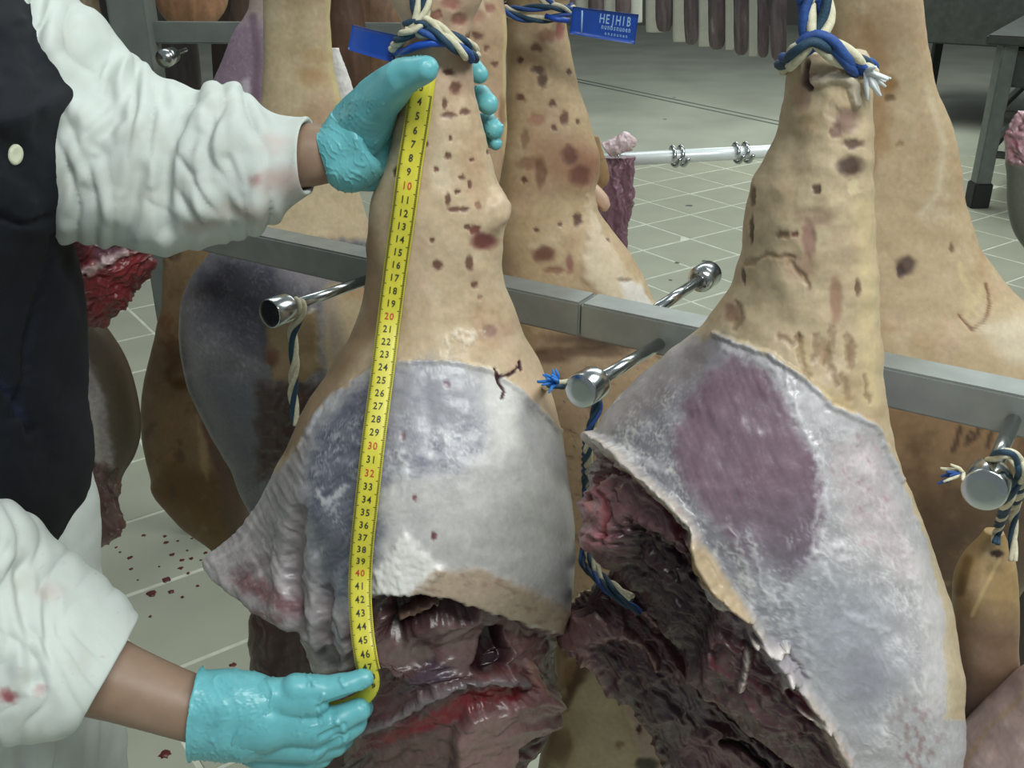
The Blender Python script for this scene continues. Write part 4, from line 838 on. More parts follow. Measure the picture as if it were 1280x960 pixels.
ham([(730, 226, 730, 248, 1.22, .010), (742, 228, 738, 252, 1.22, .011), (752, 236, 748, 260, 1.22, .011), (760, 246, 754, 264, 1.22, .009), (763, 256, 758, 264, 1.22, .003)], 50, 50, p17, ['rind'], [M_skin], 'pink finger-like toe below the amber hock edge', 'pork_toe', None)
def p18(P, one):
    P.mix(one, (104, 110, 108)); m = ss(-6, 6, 205-P.y+.3*(P.x-1270)); cutflesh(P, m, (190, 150, 158), 60, 491, (232, 222, 224), (170, 60, 80), (90, 60, 66), .8, .005, 20, 9); P.id[m > .5] = 1
ham(rows([(140, 1275, 1320), (160, 1262, 1335), (190, 1257, 1345), (220, 1260, 1350), (260, 1261, 1350), (290, 1268, 1345), (312, 1282, 1330), (325, 1295, 1315)], 1.7, .6), 100, 120, p18, ['rind', 'cut_flesh'], [M_skin, M_flesh], 'grey pork leg with red and white cut top at the right edge', group=None)

# ---------------------------------------------------------------- far rack of pork sides
def side(px0, px1, ytop, ybot, Y, seed, white, lab, grp, tip=0):
    def f(P, one):
        base = (196, 196, 180) if white else (100, 82, 84)
        P.mix(one, base)
        if not white: fibres(P, one, 88, 50, 5, seed, .3, .004); P.mix(ss(.1, .7, P.nz(9, 40, 0, seed+3)), (84, 62, 68), .7); P.mix(ss(.45, .8, P.nz(7, 50, 0, seed+5)), (168, 150, 146), .6)
        else: P.c = P.c*(1+.05*P.nz(20, seed=seed))[:, None]
    w = px1-px0; cx = (px0+px1)/2
    L = [(ytop, px0+w*.2, px1-w*.2), (ytop+20, px0, px1), ((ytop+ybot)/2, px0+w*.04, px1-w*.04), (ybot-14, px0+w*(.04 if white else .08), px1-w*.06), (ybot-2, px0+w*(.06 if white else .2), px1-w*(.06 if white else .2)), (ybot, px0+w*(.1 if white else .35), px1-w*(.1 if white else .35))]
    ham(rows(L, Y, .55), 40, 50, f, ['fat' if white else 'flesh'], [M_wet if white else M_flesh], lab, 'hanging_pork', grp, n=2.6)
S = [(806, 832, 40, 1), (818, 842, 40, 0), (840, 860, 52, 1), (854, 874, 56, 0), (872, 888, 58, 1), (884, 908, 62, 0), (906, 918, 62, 1), (916, 936, 69, 0), (935, 947, 70, 1), (946, 962, 72, 0), (962, 984, 76, 0)]
wn = ['broad white one at the left end', 'ragged dark one over the broad white one', 'second white one from the left', 'dark one right of the second white one', 'third white one from the left', 'wide dark one in the middle', 'fourth white one from the left', 'dark one before the last white one', 'last thin white one', 'dark one right of the last white one', 'last dark one beside the tied rope']
for k, (x0, x1, yb, wh) in enumerate(S):
    Y = 7-(x0-806)/150*1.2; side(x0, x1, -60, yb, Y+(.15 if wh else 0), 600+k*7, wh, 'pork side on the far rack, '+wn[k], 'pork sides on the far rack', 0)
S2 = [(655, 676, 22, 0), (680, 700, 24, 1), (698, 720, 26, 0), (718, 736, 22, 1), (734, 756, 28, 0), (754, 770, 26, 1), (768, 790, 30, 0), (786, 804, 28, 1)]
wn2 = ['first dark one above the blotched leg', 'first white one above the printed tag', 'dark one left over the printed tag', 'second white one over the tag', 'wide dark one over the tag', 'third white one over the tag', 'dark one over the right end of the tag', 'white one at the gap right of the tag']
for k, (x0, x1, yb, wh) in enumerate(S2):
    side(x0, x1, -60, yb, 8.4+(.12 if wh else 0), 700+k*7, wh, 'pork side on the far left rack, '+wn2[k], 'pork sides on the far left rack', 0)
fr = thing('meat_rack', 'far steel rack carrying the pork sides left and right of the printed tag', 'rack', (1.2, 7.0, 0))
pa = W(640, -70, 8.5); pb = W(1085, -60, 5.0); pa[2] = pb[2] = 2.05; mid = W(806, -60, 8.45); mid[2] = 2.05
bar('rail', pa, mid, .02, .02, M_greymetal, fr); bar('rail', mid, pb, .02, .02, M_greymetal, fr)
for q in (pa, pb): bar('post', [q[0], q[1], 0], [q[0], q[1], 2.05], .025, .025, M_greymetal, fr)

# ---------------------------------------------------------------- worktable upper right
tbl = thing('work_table', 'grey steel work table with dark lower braces at the upper right', 'table', (FL(1222, 262)[0], FL(1222, 262)[1], 0))
L0 = FL(1220, 258); e1_ = np.array([.53, .85, 0]); e2_ = np.array([.85, -.53, 0])*1.; wdt, dpt = 1.6, 2.0
corners = [L0, L0+e1_*dpt, L0+e2_*wdt, L0+e1_*dpt+e2_*wdt]
for cn in corners:
    bar('leg', cn+[0, 0, .12], cn+[0, 0, .88], .042, .042, M_greymetal, tbl, .006)
    bar('foot_cap', cn+[0, 0, .0], cn+[0, 0, .14], .052, .052, M_black, tbl, .006)
ctr = sum(corners)/4
o = link('table_top', bmbox((dpt/2+.1, wdt/2+.1, .025), .008), M_dark, None); o.location = Vector(ctr+[0, 0, .905]); o.rotation_euler = (0, 0, math.atan2(e1_[1], e1_[0])); o.parent = tbl; o.matrix_parent_inverse = Matrix.Translation(-Vector(tbl.location))
o = link('tray', bmbox((dpt/2, wdt/2, .10), .01), M_dark, None); o.location = Vector(ctr+[0, 0, .76]); o.rotation_euler = (0, 0, math.atan2(e1_[1], e1_[0])); o.parent = tbl; o.matrix_parent_inverse = Matrix.Translation(-Vector(tbl.location))
for zz in (.52, .30):
    for a_, b_ in ((0, 1), (0, 2), (1, 3), (2, 3)):
        bar('brace', corners[a_]+[0, 0, zz], corners[b_]+[0, 0, zz], .018, .018, M_dark, tbl)
tb2 = thing('work_table', 'darker second work table standing just behind the first at the upper right', 'table', tuple(L0+e1_*2.5))
cs = [L0+e1_*2.3-e2_*1.0, L0+e1_*2.3+e2_*1.4, L0+e1_*3.7-e2_*1.0, L0+e1_*3.7+e2_*1.4]
for cn in cs: bar('leg', cn, cn+[0, 0, .88], .035, .035, M_dark, tb2)
o = link('table_top', bmbox((.78, 1.3, .17), .01), M_dark, None); o.location = Vector(sum(cs)/4+[0, 0, .8]); o.rotation_euler = (0, 0, math.atan2(e1_[1], e1_[0])); o.parent = tb2; o.matrix_parent_inverse = Matrix.Translation(-Vector(tb2.location))

# ---------------------------------------------------------------- ropes and tags
def wp(L): return [W(*q) for q in L]
CB = [M_cream, M_cobalt, M_navy]
up = upper_peg(W(520, 0, .80)[0], .80)
rope('rope', [up]+wp([(520, -40, .765), (519, -10, .760), (522, 18, .758), (524, 38, .756)])+wp([(540, 42, .753), (560, 52, .752), (580, 66, .758), (592, 72, .78), (594, 66, .80)]), .0025, 'cream and navy rope running down and across the ankle of the measured leg', [M_cream, M_navy, M_cobalt], 260)
rope('rope', [up+[.006, 0, 0]]+wp([(532, -40, .766), (533, -10, .760), (530, 18, .757), (518, 36, .755), (503, 46, .762), (495, 58, .785), (497, 66, .81), (545, 70, .836), (590, 66, .81), (584, 56, .768), (560, 44, .757), (540, 30, .756), (524, 26, .756), (508, 34, .760)]), .0024, 'cream and navy rope knotted round the ankle of the measured leg', [M_cream, M_navy, M_cream], 260)
up2 = upper_peg(W(1022, 20, .60)[0], .60)
rope('rope', [up2]+wp([(1012, -40, .575), (1010, -10, .572), (1008, 20, .570), (1014, 48, .568), (1035, 62, .566), (1055, 76, .566), (1074, 86, .572), (1088, 92, .585)]), .0027, 'thick blue and cream rope, right strand of the loop on the right front leg', [M_cobalt, M_cream, M_cobalt], 200)
rope('rope', [up2+[.008, 0, 0]]+wp([(1030, -40, .576), (1030, -10, .572), (1032, 20, .570), (1026, 42, .567), (1010, 56, .567), (995, 66, .572), (982, 76, .590), (984, 84, .61), (1035, 90, .635), (1086, 86, .61), (1070, 78, .570), (1040, 56, .564), (1016, 50, .564), (1000, 62, .566), (988, 80, .575)]), .0027, 'thick blue and cream rope knotted round the hock of the right front leg', [M_cobalt, M_cream, M_navy], 200)
def fray(name, px, py, Y, label, m, n=9, L=.02, dirn=(-1, 0, .2), seed=1):
    r = random.Random(seed); base = W(px, py, Y); root = thing(name, label, 'rope', base)
    for k in range(n):
        d = np.array(dirn)+[r.uniform(-.7, .7), r.uniform(-.4, .4), r.uniform(-.6, .6)]; d /= np.linalg.norm(d)
        pts = [base, base+d*L*.5+[0, 0, -.001], base+d*L+[r.uniform(-.003, .003), 0, -.003]]
        v, f = tube(pts, [.0016, .0015, .0007], 6); link('yarn', mesh_np('yarn', v, f), m[k % len(m)], root)
fray('rope_end', 1083, 90, .566, 'white frayed rope end on the right front leg hock', [mat('white_yarn', col=(.7, .74, .75), rough=.8)], 12, .012, (.4, -.2, -.3), 3)
pe1 = PEG[1][1]; pe2 = PEG[0][1]; pe3 = PEG[2][1]
x1, y1 = PX(pe1); Yp1 = pe1[1]
fray('rope_end', 697, 478, Yp1-.005, 'bright blue frayed rope end left of the middle capped peg', [mat('sky_yarn', col=(.03, .20, .62), rough=.7)], 14, .016, (-.6, -.3, .6), 5)
rope('rope', wp([(662, 478, .84), (675, 482, .83), (690, 482, Yp1+.012), (712, 480, Yp1+.03), (738, 482, Yp1+.03), (744, 500, Yp1+.02), (742, 530, Yp1+.03), (735, 560, Yp1+.03), (738, 620, .84), (734, 680, .80), (748, 715, .74), (770, 735, .70), (790, 748, .685)]), .0022, 'cream and navy cord looped over the middle capped peg and hanging down', [M_cream, M_navy, M_cream], 170)
rope('rope', wp([(742, 488, Yp1+.03), (748, 510, Yp1+.02), (734, 545, Yp1+.03), (731, 600, .86), (735, 660, .83), (728, 700, .78), (745, 722, .73), (765, 742, .70), (800, 765, .70)]), .0019, 'thin dark green-blue cord hanging behind the middle capped peg', [M_navy, M_navy, M_cobalt], 170)
Yp2 = pe2[1]
rope('rope', [W(370, 376, Yp2+.025), W(376, 380, Yp2+.02), W(376, 392, Yp2+.02), W(366, 415, Yp2+.03), W(368, 450, Yp2+.03), W(366, 490, Yp2+.04), W(370, 530, Yp2+.04)], .0028, 'cream and dark green rope hanging from the left capped peg', [M_cream, M_navy, M_cream], 150)
Yp3 = pe3[1]
rope('rope', [W(1262, 565, Yp3+.03), W(1274, 590, Yp3+.02), W(1258, 630, Yp3+.04), W(1248, 660, .70), W(1244, 680, .70)], .0020, 'dark cord hanging from the right capped peg to the yellow hock', [M_navy, M_cream, M_navy], 170)
rope('rope', [W(1238, 575, Yp3+.02), W(1256, 566, Yp3+.004), W(1272, 575, Yp3+.012), W(1278, 600, Yp3+.02), W(1268, 640, .69), W(1266, 700, .69)], .0020, 'cream cord wound over the neck of the right capped peg', [M_cream, M_cream, M_navy], 170)
fray('rope_end', 1204, 592, Yp3-.002, 'short blue frayed rope end left of the right capped peg', [M_cobalt, M_cream], 10, .016, (-.8, -.2, .4), 9)
rope('rope', wp([(628, 14, 1.13), (650, 22, 1.115), (680, 24, 1.11), (705, 20, 1.12), (716, 12, 1.15), (700, 4, 1.22), (640, 6, 1.22), (630, 10, 1.16), (650, 12, 1.12), (690, 8, 1.108), (714, 14, 1.13)]), .0023, 'dark blue and cream rope round the ankle of the blotched leg', [M_cobalt, M_cream, M_navy], 170)
up3 = upper_peg(W(672, 0, 1.19)[0], 1.17)
rope('rope', [up3]+wp([(674, -40, 1.12), (672, -10, 1.115), (690, 6, 1.11)]), .0028, 'cream rope carrying the blotched leg down from its peg', [M_cream, M_cream, M_cobalt], 170)
# suspension for the other legs (above the picture)
for (x, Y) in ((1085, .985), (371, 1.31), (590, 1.05)):
    u_ = upper_peg(W(x, -40, Y)[0], Y); u0 = W(x, -35, Y-.03); rope('rope', [u_, (u_+u0)/2, u0], .003, 'cream and blue rope above the picture carrying the %s' % {1085: 'big tan leg', 371: 'pale cream leg', 590: 'freckled leg'}[x], [M_cream, M_cobalt, M_cream], 150)

def tagplate(name, quad, Y0, Y1, label, strap, txt=None):
    """thin plastic tag: quad of pixel corners TL,TR,BR,BL"""
    root = thing(name, label, 'tag', W(quad[0][0], quad[0][1], Y0))
    Ys = [Y0, Y1, Y1, Y0]; A, B, C_, D = [W(q[0], q[1], y) for q, y in zip(quad, Ys)]
    n = 14; V = []
    nn = np.cross(B-A, D-A); nn /= np.linalg.norm(nn)
    if nn[1] > 0: nn = -nn
    for s in (1, -1):
        for i in range(n+1):
            for j in range(7):
                a, b = i/n, j/6; p = (A*(1-a)+B*a)*(1-b)+(D*(1-a)+C_*a)*b+nn*(s*.0009+.0025*math.sin(a*3.1)); V.append(p)
    V = np.array(V); m = (n+1)*7; F_ = []
    for i in range(n):
        for j in range(6):
            q = [i*7+j, (i+1)*7+j, (i+1)*7+j+1, i*7+j+1]; F_.append(q); F_.append([m+k for k in q[::-1]])
    per = [i*7 for i in range(n+1)]+[n*7+j for j in range(1, 7)]+[i*7+6 for i in range(n-1, -1, -1)]+[j for j in range(5, 0, -1)]
    for k in range(len(per)):
        a, b = per[k], per[(k+1) % len(per)]; F_.append([a, b, b+m, a+m])
    link('plate', mesh_np('plate', V, [np.array(F_)]), M_blue, root)
    v, f = tube(strap, .0028, 8); link('strap', mesh_np('strap', v, f), M_blue, root)
    return root, A, B, C_, D, nn
tagplate('ear_tag', [(441, 31), (497, 44), (492, 78), (436, 62)], .82, .80, 'plain blue plastic tag tied at the ankle beside the gloved thumb', wp([(492, 66, .80), (505, 64, .765), (520, 58, .755), (540, 54, .752), (560, 54, .755), (575, 60, .77)]))
root, A, B, C_, D, nn = tagplate('ear_tag', [(716, 8), (798, 18), (793, 55), (712, 42)], 1.10, 1.12, 'blue plastic tag with pale printed lettering on the blotched leg', wp([(682, 20, 1.105), (694, 24, 1.10), (712, 26, 1.10)]))
# digits and letters as flat print
_fc = {}
def glyph(ch):
    if ch in _fc: return _fc[ch]
    cu = bpy.data.curves.new('g', 'FONT'); cu.body = ch; cu.align_x = 'CENTER'; cu.align_y = 'CENTER'; cu.size = 1; cu.resolution_u = 2; cu.offset = .012
    o = bpy.data.objects.new('g', cu); COL.objects.link(o); dg = bpy.context.evaluated_depsgraph_get(); m = bpy.data.meshes.new_from_object(o.evaluated_get(dg))
    v = np.array([list(x.co) for x in m.vertices])[:, :2]; m.calc_loop_triangles(); f = np.array([list(t.vertices) for t in m.loop_triangles])
    bpy.data.objects.remove(o); bpy.data.meshes.remove(m); _fc[ch] = (v, f); return _fc[ch]
def printed(lines):
    V = []; F_ = []; o = 0
    for ch, a0, b0, sx, sy in lines:
        v, f = glyph(ch)
        for x, y in v:
            a = a0+x*sx; b = b0-y*sy; V.append((A*(1-a)+B*a)*(1-b)+(D*(1-a)+C_*a)*b+nn*(.0012+.0025*math.sin(a*3.1)))
        F_.append(f+o); o += len(v)
    return np.array(V), [np.vstack(F_)]
rr = random.Random(3); Ls = []
for i, ch in enumerate('ROAMER'[:6]): pass
# the photograph shows only three illegible rows of pale print: a large one and two small ones
for i, ch in enumerate('HEJHIB'): Ls.append((ch, .44+i*.083, .30, .12, .46))
for i, ch in enumerate('nunosnuoen'): Ls.append((ch, .46+i*.047, .56, .075, .27))
for i, ch in enumerate('onsnunen'): Ls.append((ch, .52+i*.047, .78, .06, .18))
link('print', mesh_np('print', *printed(Ls)), M_print, root)
v, f = box((A*.85+B*.15)*.5+(D*.85+C_*.15)*.5+nn*.0022, (.0008, .0004, .011)); link('print', mesh_np('print', v, f), M_print, root)

# ---------------------------------------------------------------- measuring tape
TP = [(530, 92), (527, 112), (520, 160), (512, 210), (504, 270), (494, 340), (485, 410), (477, 475), (467, 550), (458, 630), (452, 690), (450, 740), (453, 790), (459, 830), (464, 848), (462, 862), (450, 875), (432, 884), (412, 887), (398, 884)]
TQ = cr(None, np.array(TP, float), np.linspace(0, len(TP)-1, 400))
cams = Vector((0, 0, CAMZ)); Yt = []
for x, y in TQ:
    w1 = W(x, y, 1.0)-np.array([0, 0, CAMZ]); w1 /= np.linalg.norm(w1); vals = []
    for dx in (-13, 0, 13):
        w1 = W(x+dx, y, 1.0)-np.array([0, 0, CAMZ]); w1 /= np.linalg.norm(w1); h = bvh1.ray_cast(cams, Vector(w1)); vals.append(h[0][1] if h[0] is not None else .9)
    Yt.append(min(vals))
Yt = np.array(Yt); yy = TQ[:, 1]
lim = yy > 735; hold = np.interp(yy, [735, 835], [0, 1])
iend = np.argmax(yy > 832); ist = np.argmax(yy > 735)
YE = .612
for i in range(len(Yt)):
    if i >= ist: Yt[i] = np.interp(i, [ist, iend], [Yt[ist-1], YE]) if i < iend else YE+(i-iend)*.00012
K = 9
Ym = np.array([Yt[max(0, i-K):i+K+1].min() for i in range(len(Yt))]); g = np.exp(-np.linspace(-2, 2, 25)**2); g /= g.sum()
Ym = np.convolve(np.pad(Ym, 12, 'edge'), g, 'valid')-.0022
C3 = W(TQ[:, 0], TQ[:, 1], Ym)
T3 = np.gradient(C3, axis=0); T3 /= np.linalg.norm(T3, axis=1, keepdims=True)
Wd = np.cross(T3, np.array([0, CP, -SP])[None]); Wd /= np.linalg.norm(Wd, axis=1, keepdims=True)
if Wd[10][0] < 0: Wd = -Wd
for i in range(1, len(Wd)):
    if Wd[i]@Wd[i-1] < 0: Wd[i] = -Wd[i]
# through the curl at the bottom the strip turns edge-on between the fingers
Nn = np.cross(T3, Wd); Nn = np.where((Nn[:, 1] > 0)[:, None], -Nn, Nn)
HW = np.interp(yy*1.0, [90, 200, 480, 830], [.0092, .0095, .0090, .0090]); HW = HW*np.where(np.arange(400) > iend+6, .72, 1)
nseg = 400; prof = [(-1, 0), (-.5, .0004), (0, .0005), (.5, .0004), (1, 0)]
Vt = []
for (a, b) in prof: Vt.append(C3+Wd*HW[:, None]*a+Nn*(b+.0003))
for (a, b) in prof[::-1]: Vt.append(C3+Wd*HW[:, None]*a+Nn*(b-.0003))
Vt = np.stack(Vt, 1); m = Vt.shape[1]; idx = np.arange(nseg*m).reshape(nseg, m); a = idx[:-1]; b = idx[1:]
Ft = np.stack([a, b, np.roll(b, -1, 1), np.roll(a, -1, 1)], -1).reshape(-1, 4)
tape = thing('measuring_tape', 'yellow cloth measuring tape with black centimetre numbers stretched down the pale leg', 'tape measure', C3[0])
link('strip', mesh_np('strip', Vt.reshape(-1, 3), [Ft]), M_tape, tape)
S_ = np.concatenate([[0], np.cumsum(np.linalg.norm(np.diff(C3, axis=0), axis=1))])
i23 = np.argmin(abs(TQ[:300, 1]-445)); s23 = S_[i23]
def onT(s, w, lift=.0009):
    s = np.asarray(s, float); f = lambda A_: np.stack([np.interp(s, S_, A_[:, k]) for k in range(3)], -1)
    return f(C3)+f(Wd)*np.asarray(w)[..., None]+f(Nn)*(lift+.0004*(1-np.minimum(1, abs(np.asarray(w))/.009)[..., None]))
bk = []; rd_ = []
i47 = np.argmin(abs(TQ[:330, 1]-833)); cm = (S_[i47]-s23)/24.
for nmb in range(1, 50):
    s0 = s23+(nmb-23)*cm
    if s0 < .002 or s0 > S_[-1]-.004: continue
    txt = str(nmb); dst = rd_ if nmb % 10 == 0 or nmb == 32 else bk
    for k, ch in enumerate(txt):
        v, f = glyph(ch); off = (k-(len(txt)-1)/2)*.0040
        ww = v[:, 0]*.0068+off; sl = s0-v[:, 1]*.0078
        dst.append((onT(np.clip(sl, 0, S_[-1]), ww, .0010), [f]))
    for q in range(10):
        sm = s0+(.5+q/10.)*cm
        if sm < 0 or sm > S_[-1]: continue
        ln = .0030 if q == 0 else .0016
        for sd in (-1, 1):
            e = sd*.0086; i_ = sd*(.0086-ln); t_ = .00022
            P4 = onT(np.array([sm-t_, sm-t_, sm+t_, sm+t_]), np.array([e, i_, i_, e]), .0009); bk.append((P4, [np.array([[0, 1, 2, 3]])]))
for nm, l_, mm in (('black_print', bk, M_ink), ('red_print', rd_, M_inkred)):
    if l_:
        v, f = joinm(l_); o = link(nm, mesh_np(nm, v, f), mm, tape)

# ---------------------------------------------------------------- the worker
wk = thing('person', 'worker in white coat, dark apron and turquoise gloves holding the tape on the pork leg', 'person', (-.55, .72, 0))
def wcap(a, ra, b, rb):
    """(px,py,Y), radius px"""
    pa = W(*a); pb = W(*b); return (pa, ra*PS(*a), pb, rb*PS(*b))
# body: head, neck, trunk, both arms to the wrists, legs : one skin
bc = [((-.50, .76, 1.42), .062, (-.48, .76, 1.50), .055), ((-.45, .76, 1.60), .082, (-.44, .76, 1.66), .088), ((-.42, .76, 1.56), .05, (-.40, .76, 1.57), .045), ((-.355, .76, 1.60), .012, (-.345, .76, 1.585), .015),
      ((-.47, .675, 1.60), .016, (-.475, .672, 1.62), .018), ((-.47, .845, 1.60), .016, (-.475, .848, 1.62), .018),
      ((-.56, .66, 1.32), .08, (-.56, .86, 1.32), .08), ((-.57, .68, 1.15), .11, (-.57, .84, 1.15), .11), ((-.58, .69, .95), .12, (-.58, .83, .95), .12), ((-.57, .68, 1.30), .09, (-.57, .68, 1.0), .09), ((-.57, .84, 1.30), .09, (-.57, .84, 1.0), .09),
      ((-.58, .68, .88), .085, (-.56, .66, .5), .055), ((-.56, .66, .5), .055, (-.58, .66, .1), .04), ((-.58, .84, .88), .085, (-.57, .86, .5), .055), ((-.57, .86, .5), .055, (-.60, .86, .1), .04),
      ((-.56, .86, 1.34), .06, tuple(W(60, 80, .86)), .05), wcap((60, 80, .86), 70, (200, 190, .84), 62), wcap((200, 190, .84), 62, (330, 196, .80), 48), wcap((330, 196, .80), 46, (385, 194, .79), 41), wcap((385, 194, .79), 41, (430, 190, .79), 34), wcap((430, 190, .79), 30, (455, 170, .79), 22),
      ((-.56, .66, 1.34), .06, (-.62, .60, 1.08), .048), ((-.62, .60, 1.08), .048, tuple(W(0, 800, .60)), .042), wcap((0, 800, .60), 62, (130, 846, .60), 52), wcap((130, 846, .60), 50, (200, 872, .60), 44), wcap((200, 872, .60), 44, (262, 893, .60), 40), wcap((262, 893, .60), 40, (300, 895, .605), 22)]
V, F, N = capsules('body', bc, .0055, 8)
px, py = PX(V); P = Painter(px, py, (142, 116, 97)); P.mix(ss(.1, .8, P.nz(40, seed=801)), (128, 100, 82), .5); P.mix(ss(.2, .8, P.nz(24, seed=803)), (160, 136, 116), .5)
P.mix(P.blob(330, 700, 1, 1), (0, 0, 0), 0)
me = mesh_np('body', V, F); set_col(me, P.c); link('body', me, M_human, wk)
# face features and hair (above the picture)
for s in (-1, 1):
    v, f = joinm([lathe([(0, .0001), (.001, .010), (.006, .0115), (.010, .008), (.0115, .0001)], (-.376, .76+s*.032, 1.645), (1, 0, 0), 16)]); link('eye', mesh_np('eye', v, f), mat('eye_white', col=(.7, .7, .68), rough=.2), wk)
v, f = tube([(-.345, .74, 1.555), (-.341, .76, 1.553), (-.345, .78, 1.555)], [.003, .006, .003], 8); link('lips', mesh_np('lips', v, f), mat('lips', col=(.45, .18, .15), rough=.5), wk)
V, F, N = capsules('hair', [((-.47, .76, 1.67), .092, (-.455, .76, 1.70), .084), ((-.50, .76, 1.60), .075, (-.48, .76, 1.68), .088)], .006, 4); link('hair', mesh_np('hair', V, F), M_hair, wk)
for s, yy_ in ((0, .66), (1, .86)):
    V, F, N = capsules('boot', [((-.58, yy_, .05), .05, (-.58, yy_, .36), .062), ((-.58, yy_, .045), .045, (-.42, yy_, .04), .04)], .006, 4); V[:, 2] = np.maximum(V[:, 2], .001); link('boot', mesh_np('boot', V, F), M_boot, wk)
# coat trunk
def coatpaint(P, stain=None):
    P.mix(ss(.1, .9, P.nz(90, seed=811)), (200, 206, 204), .6); P.add(P.nz(80, 24, 100, 813, 1, warp=20, ws=60), .003)
rg = [(-330, -200, -60, -200, .76, .10), (-400, -120, -20, -120, .76, .13), (-420, 0, 0, 0, .76, .15), (-420, 130, 50, 130, .76, .15), (-420, 300, 40, 300, .76, .15), (-420, 450, 52, 450, .76, .15), (-420, 560, 68, 560, .76, .15), (-425, 640, 92, 640, .76, .16), (-430, 700, 104, 700, .76, .165), (-440, 760, 108, 760, .76, .17),
      (-445, 830, 122, 830, .76, .175), (-450, 880, 132, 880, .76, .18), (-455, 960, 140, 960, .76, .18), (-470, 1200, 160, 1200, .76, .19), (-480, 1420, 170, 1420, .76, .20)]
V, F, N, px, py = ringloft(rg, 260, 320, n=2.4, cap=False); P = Painter(px, py, (206, 212, 208)); coatpaint(P)
P.add(P.stroke([(40, 880), (30, 960)], 10, 9), -.006); P.add(P.stroke([(90, 870), (80, 930), (70, 980)], 12, 11), -.008); P.add(P.stroke([(118, 890), (115, 990)], 10, 9), .006)
me = mesh_np('coat', V+N*P.h[:, None], F); set_col(me, P.c); link('coat', me, M_cloth, wk)
# apron
rg = [(-300, -160, -70, -160, .74, .12), (-340, -60, -40, -60, .74, .16), (-360, -10, -14, -10, .74, .17), (-370, 20, 3, 20, .735, .17), (-380, 60, 26, 60, .735, .175), (-380, 100, 56, 100, .735, .18), (-380, 122, 73, 122, .735, .18), (-380, 134, 75, 134, .735, .18), (-380, 150, 66, 150, .735, .18), (-380, 175, 61, 175, .735, .18), (-380, 260, 66, 260, .735, .18), (-380, 330, 50, 330, .735, .18), (-380, 380, 57, 380, .735, .18),
      (-380, 430, 65, 430, .735, .18), (-380, 500, 71, 500, .735, .18), (-380, 560, 76, 560, .735, .18), (-380, 620, 82, 620, .735, .18), (-380, 655, 82, 655, .735, .18), (-380, 685, 76, 685, .735, .178), (-380, 715, 62, 715, .735, .176), (-380, 735, 40, 735, .735, .17), (-370, 745, 10, 745, .735, .165)]
V, F, N, px, py = ringloft(rg, 240, 300, n=2.6, cap=False); P = Painter(px, py, (17, 21, 30)); P.mix(ss(0, 1, P.nz(60, seed=821)), (13, 20, 26), .6); P.mix(ss(500, 700, P.y), (14, 16, 18), .7)
P.add(P.nz(90, 40, 70, 823, 1, warp=20), .003)
for pts in ([(0, 270), (30, 280), (62, 272)], [(66, 300), (40, 420), (20, 520)], [(0, 480), (20, 500), (40, 540)]): P.add(P.stroke(pts, 8, 7, 4), -.004)
P.mix(P.stroke([(0, 478), (18, 498), (34, 525)], 8, 7), (30, 36, 62), .7)
me = mesh_np('apron', V+N*P.h[:, None], F); set_col(me, P.c); apron = link('apron', me, M_apron, wk)
bp_ = bvh = BVHTree.FromPolygons((V+N*P.h[:, None]).tolist(), F[0].tolist())
w1 = W(18, 193, 1.0)-np.array([0, 0, CAMZ]); w1 /= np.linalg.norm(w1); hh = bvh.ray_cast(cams, Vector(w1)); c0 = np.array(hh[0]); nb = np.array(hh[1]); nb = nb if nb[1] < 0 else -nb
v, f = lathe([(-.002, .007), (.001, .0072), (.0022, .0065), (.0016, .004), (.0014, .0001)], c0, nb, 24); bo = link('button', mesh_np('button', v, f), M_button); bo.parent = apron
bo['label'] = 'round pearl-white snap button'
# sleeves
def sleeve(rg, creases, ridges, stains, seed, cuffp, fold=-.2, fs=1., nm='sleeve', nu=300, nv=300, base=(198, 205, 200)):
    V, F, N, px, py = ringloft(rg, nu, nv, n=2.2, cap=False); P = Painter(px, py, base)
    
    wx = P.x+46*fbm(P.x/120, P.y/120, seed, 1); wy = P.y+46*fbm(P.x/120+7, P.y/120+3, seed+4, 1); tt = wx*math.cos(fold)+wy*math.sin(fold)
    pitch = 34+10*fbm(P.x/140, P.y/140, seed+9, 1); f1 = np.abs(np.sin(math.pi*tt/34))**.75; amp = ss(-.5, .5, P.nz(60, 90, 0, seed+12, 2)); fd = fs*ss(14, 75, np.hypot(P.x-cuffp[0], (P.y-cuffp[1])*.45)); P.add(f1*amp*fd, .0062)
    t2 = wx*math.cos(fold+.5)+wy*math.sin(fold+.5); P.add(fd*np.abs(np.sin(math.pi*t2/52+1))**.8*ss(-.2, .6, P.nz(80, 60, 0, seed+15, 1)), .0045)
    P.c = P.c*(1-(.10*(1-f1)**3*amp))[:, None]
    for pts, w_, h in creases: P.add(P.stroke(pts, w_*1.7, w_*1.65), -h*.5)
    for pts, w_, h in ridges: P.add(P.stroke(pts, w_*1.7, w_*1.65), h*.35)
    for x, y, rx, ry, col, a_ in stains: P.mix(P.blob(x, y, rx, ry, .9, 8), col, a_)
    P.mix(ss(.1, .8, P.nz(50, seed=seed+5)), (184, 184, 174), .45); P.mix(ss(.45, .8, P.nz(14, seed=seed+6))*ss(210, 280, P.x+.3*P.y), (164, 144, 138), .35)
    V = V+N*P.h[:, None]; me = mesh_np(nm, V, F); set_col(me, P.c); return link(nm, me, M_cloth, wk), V
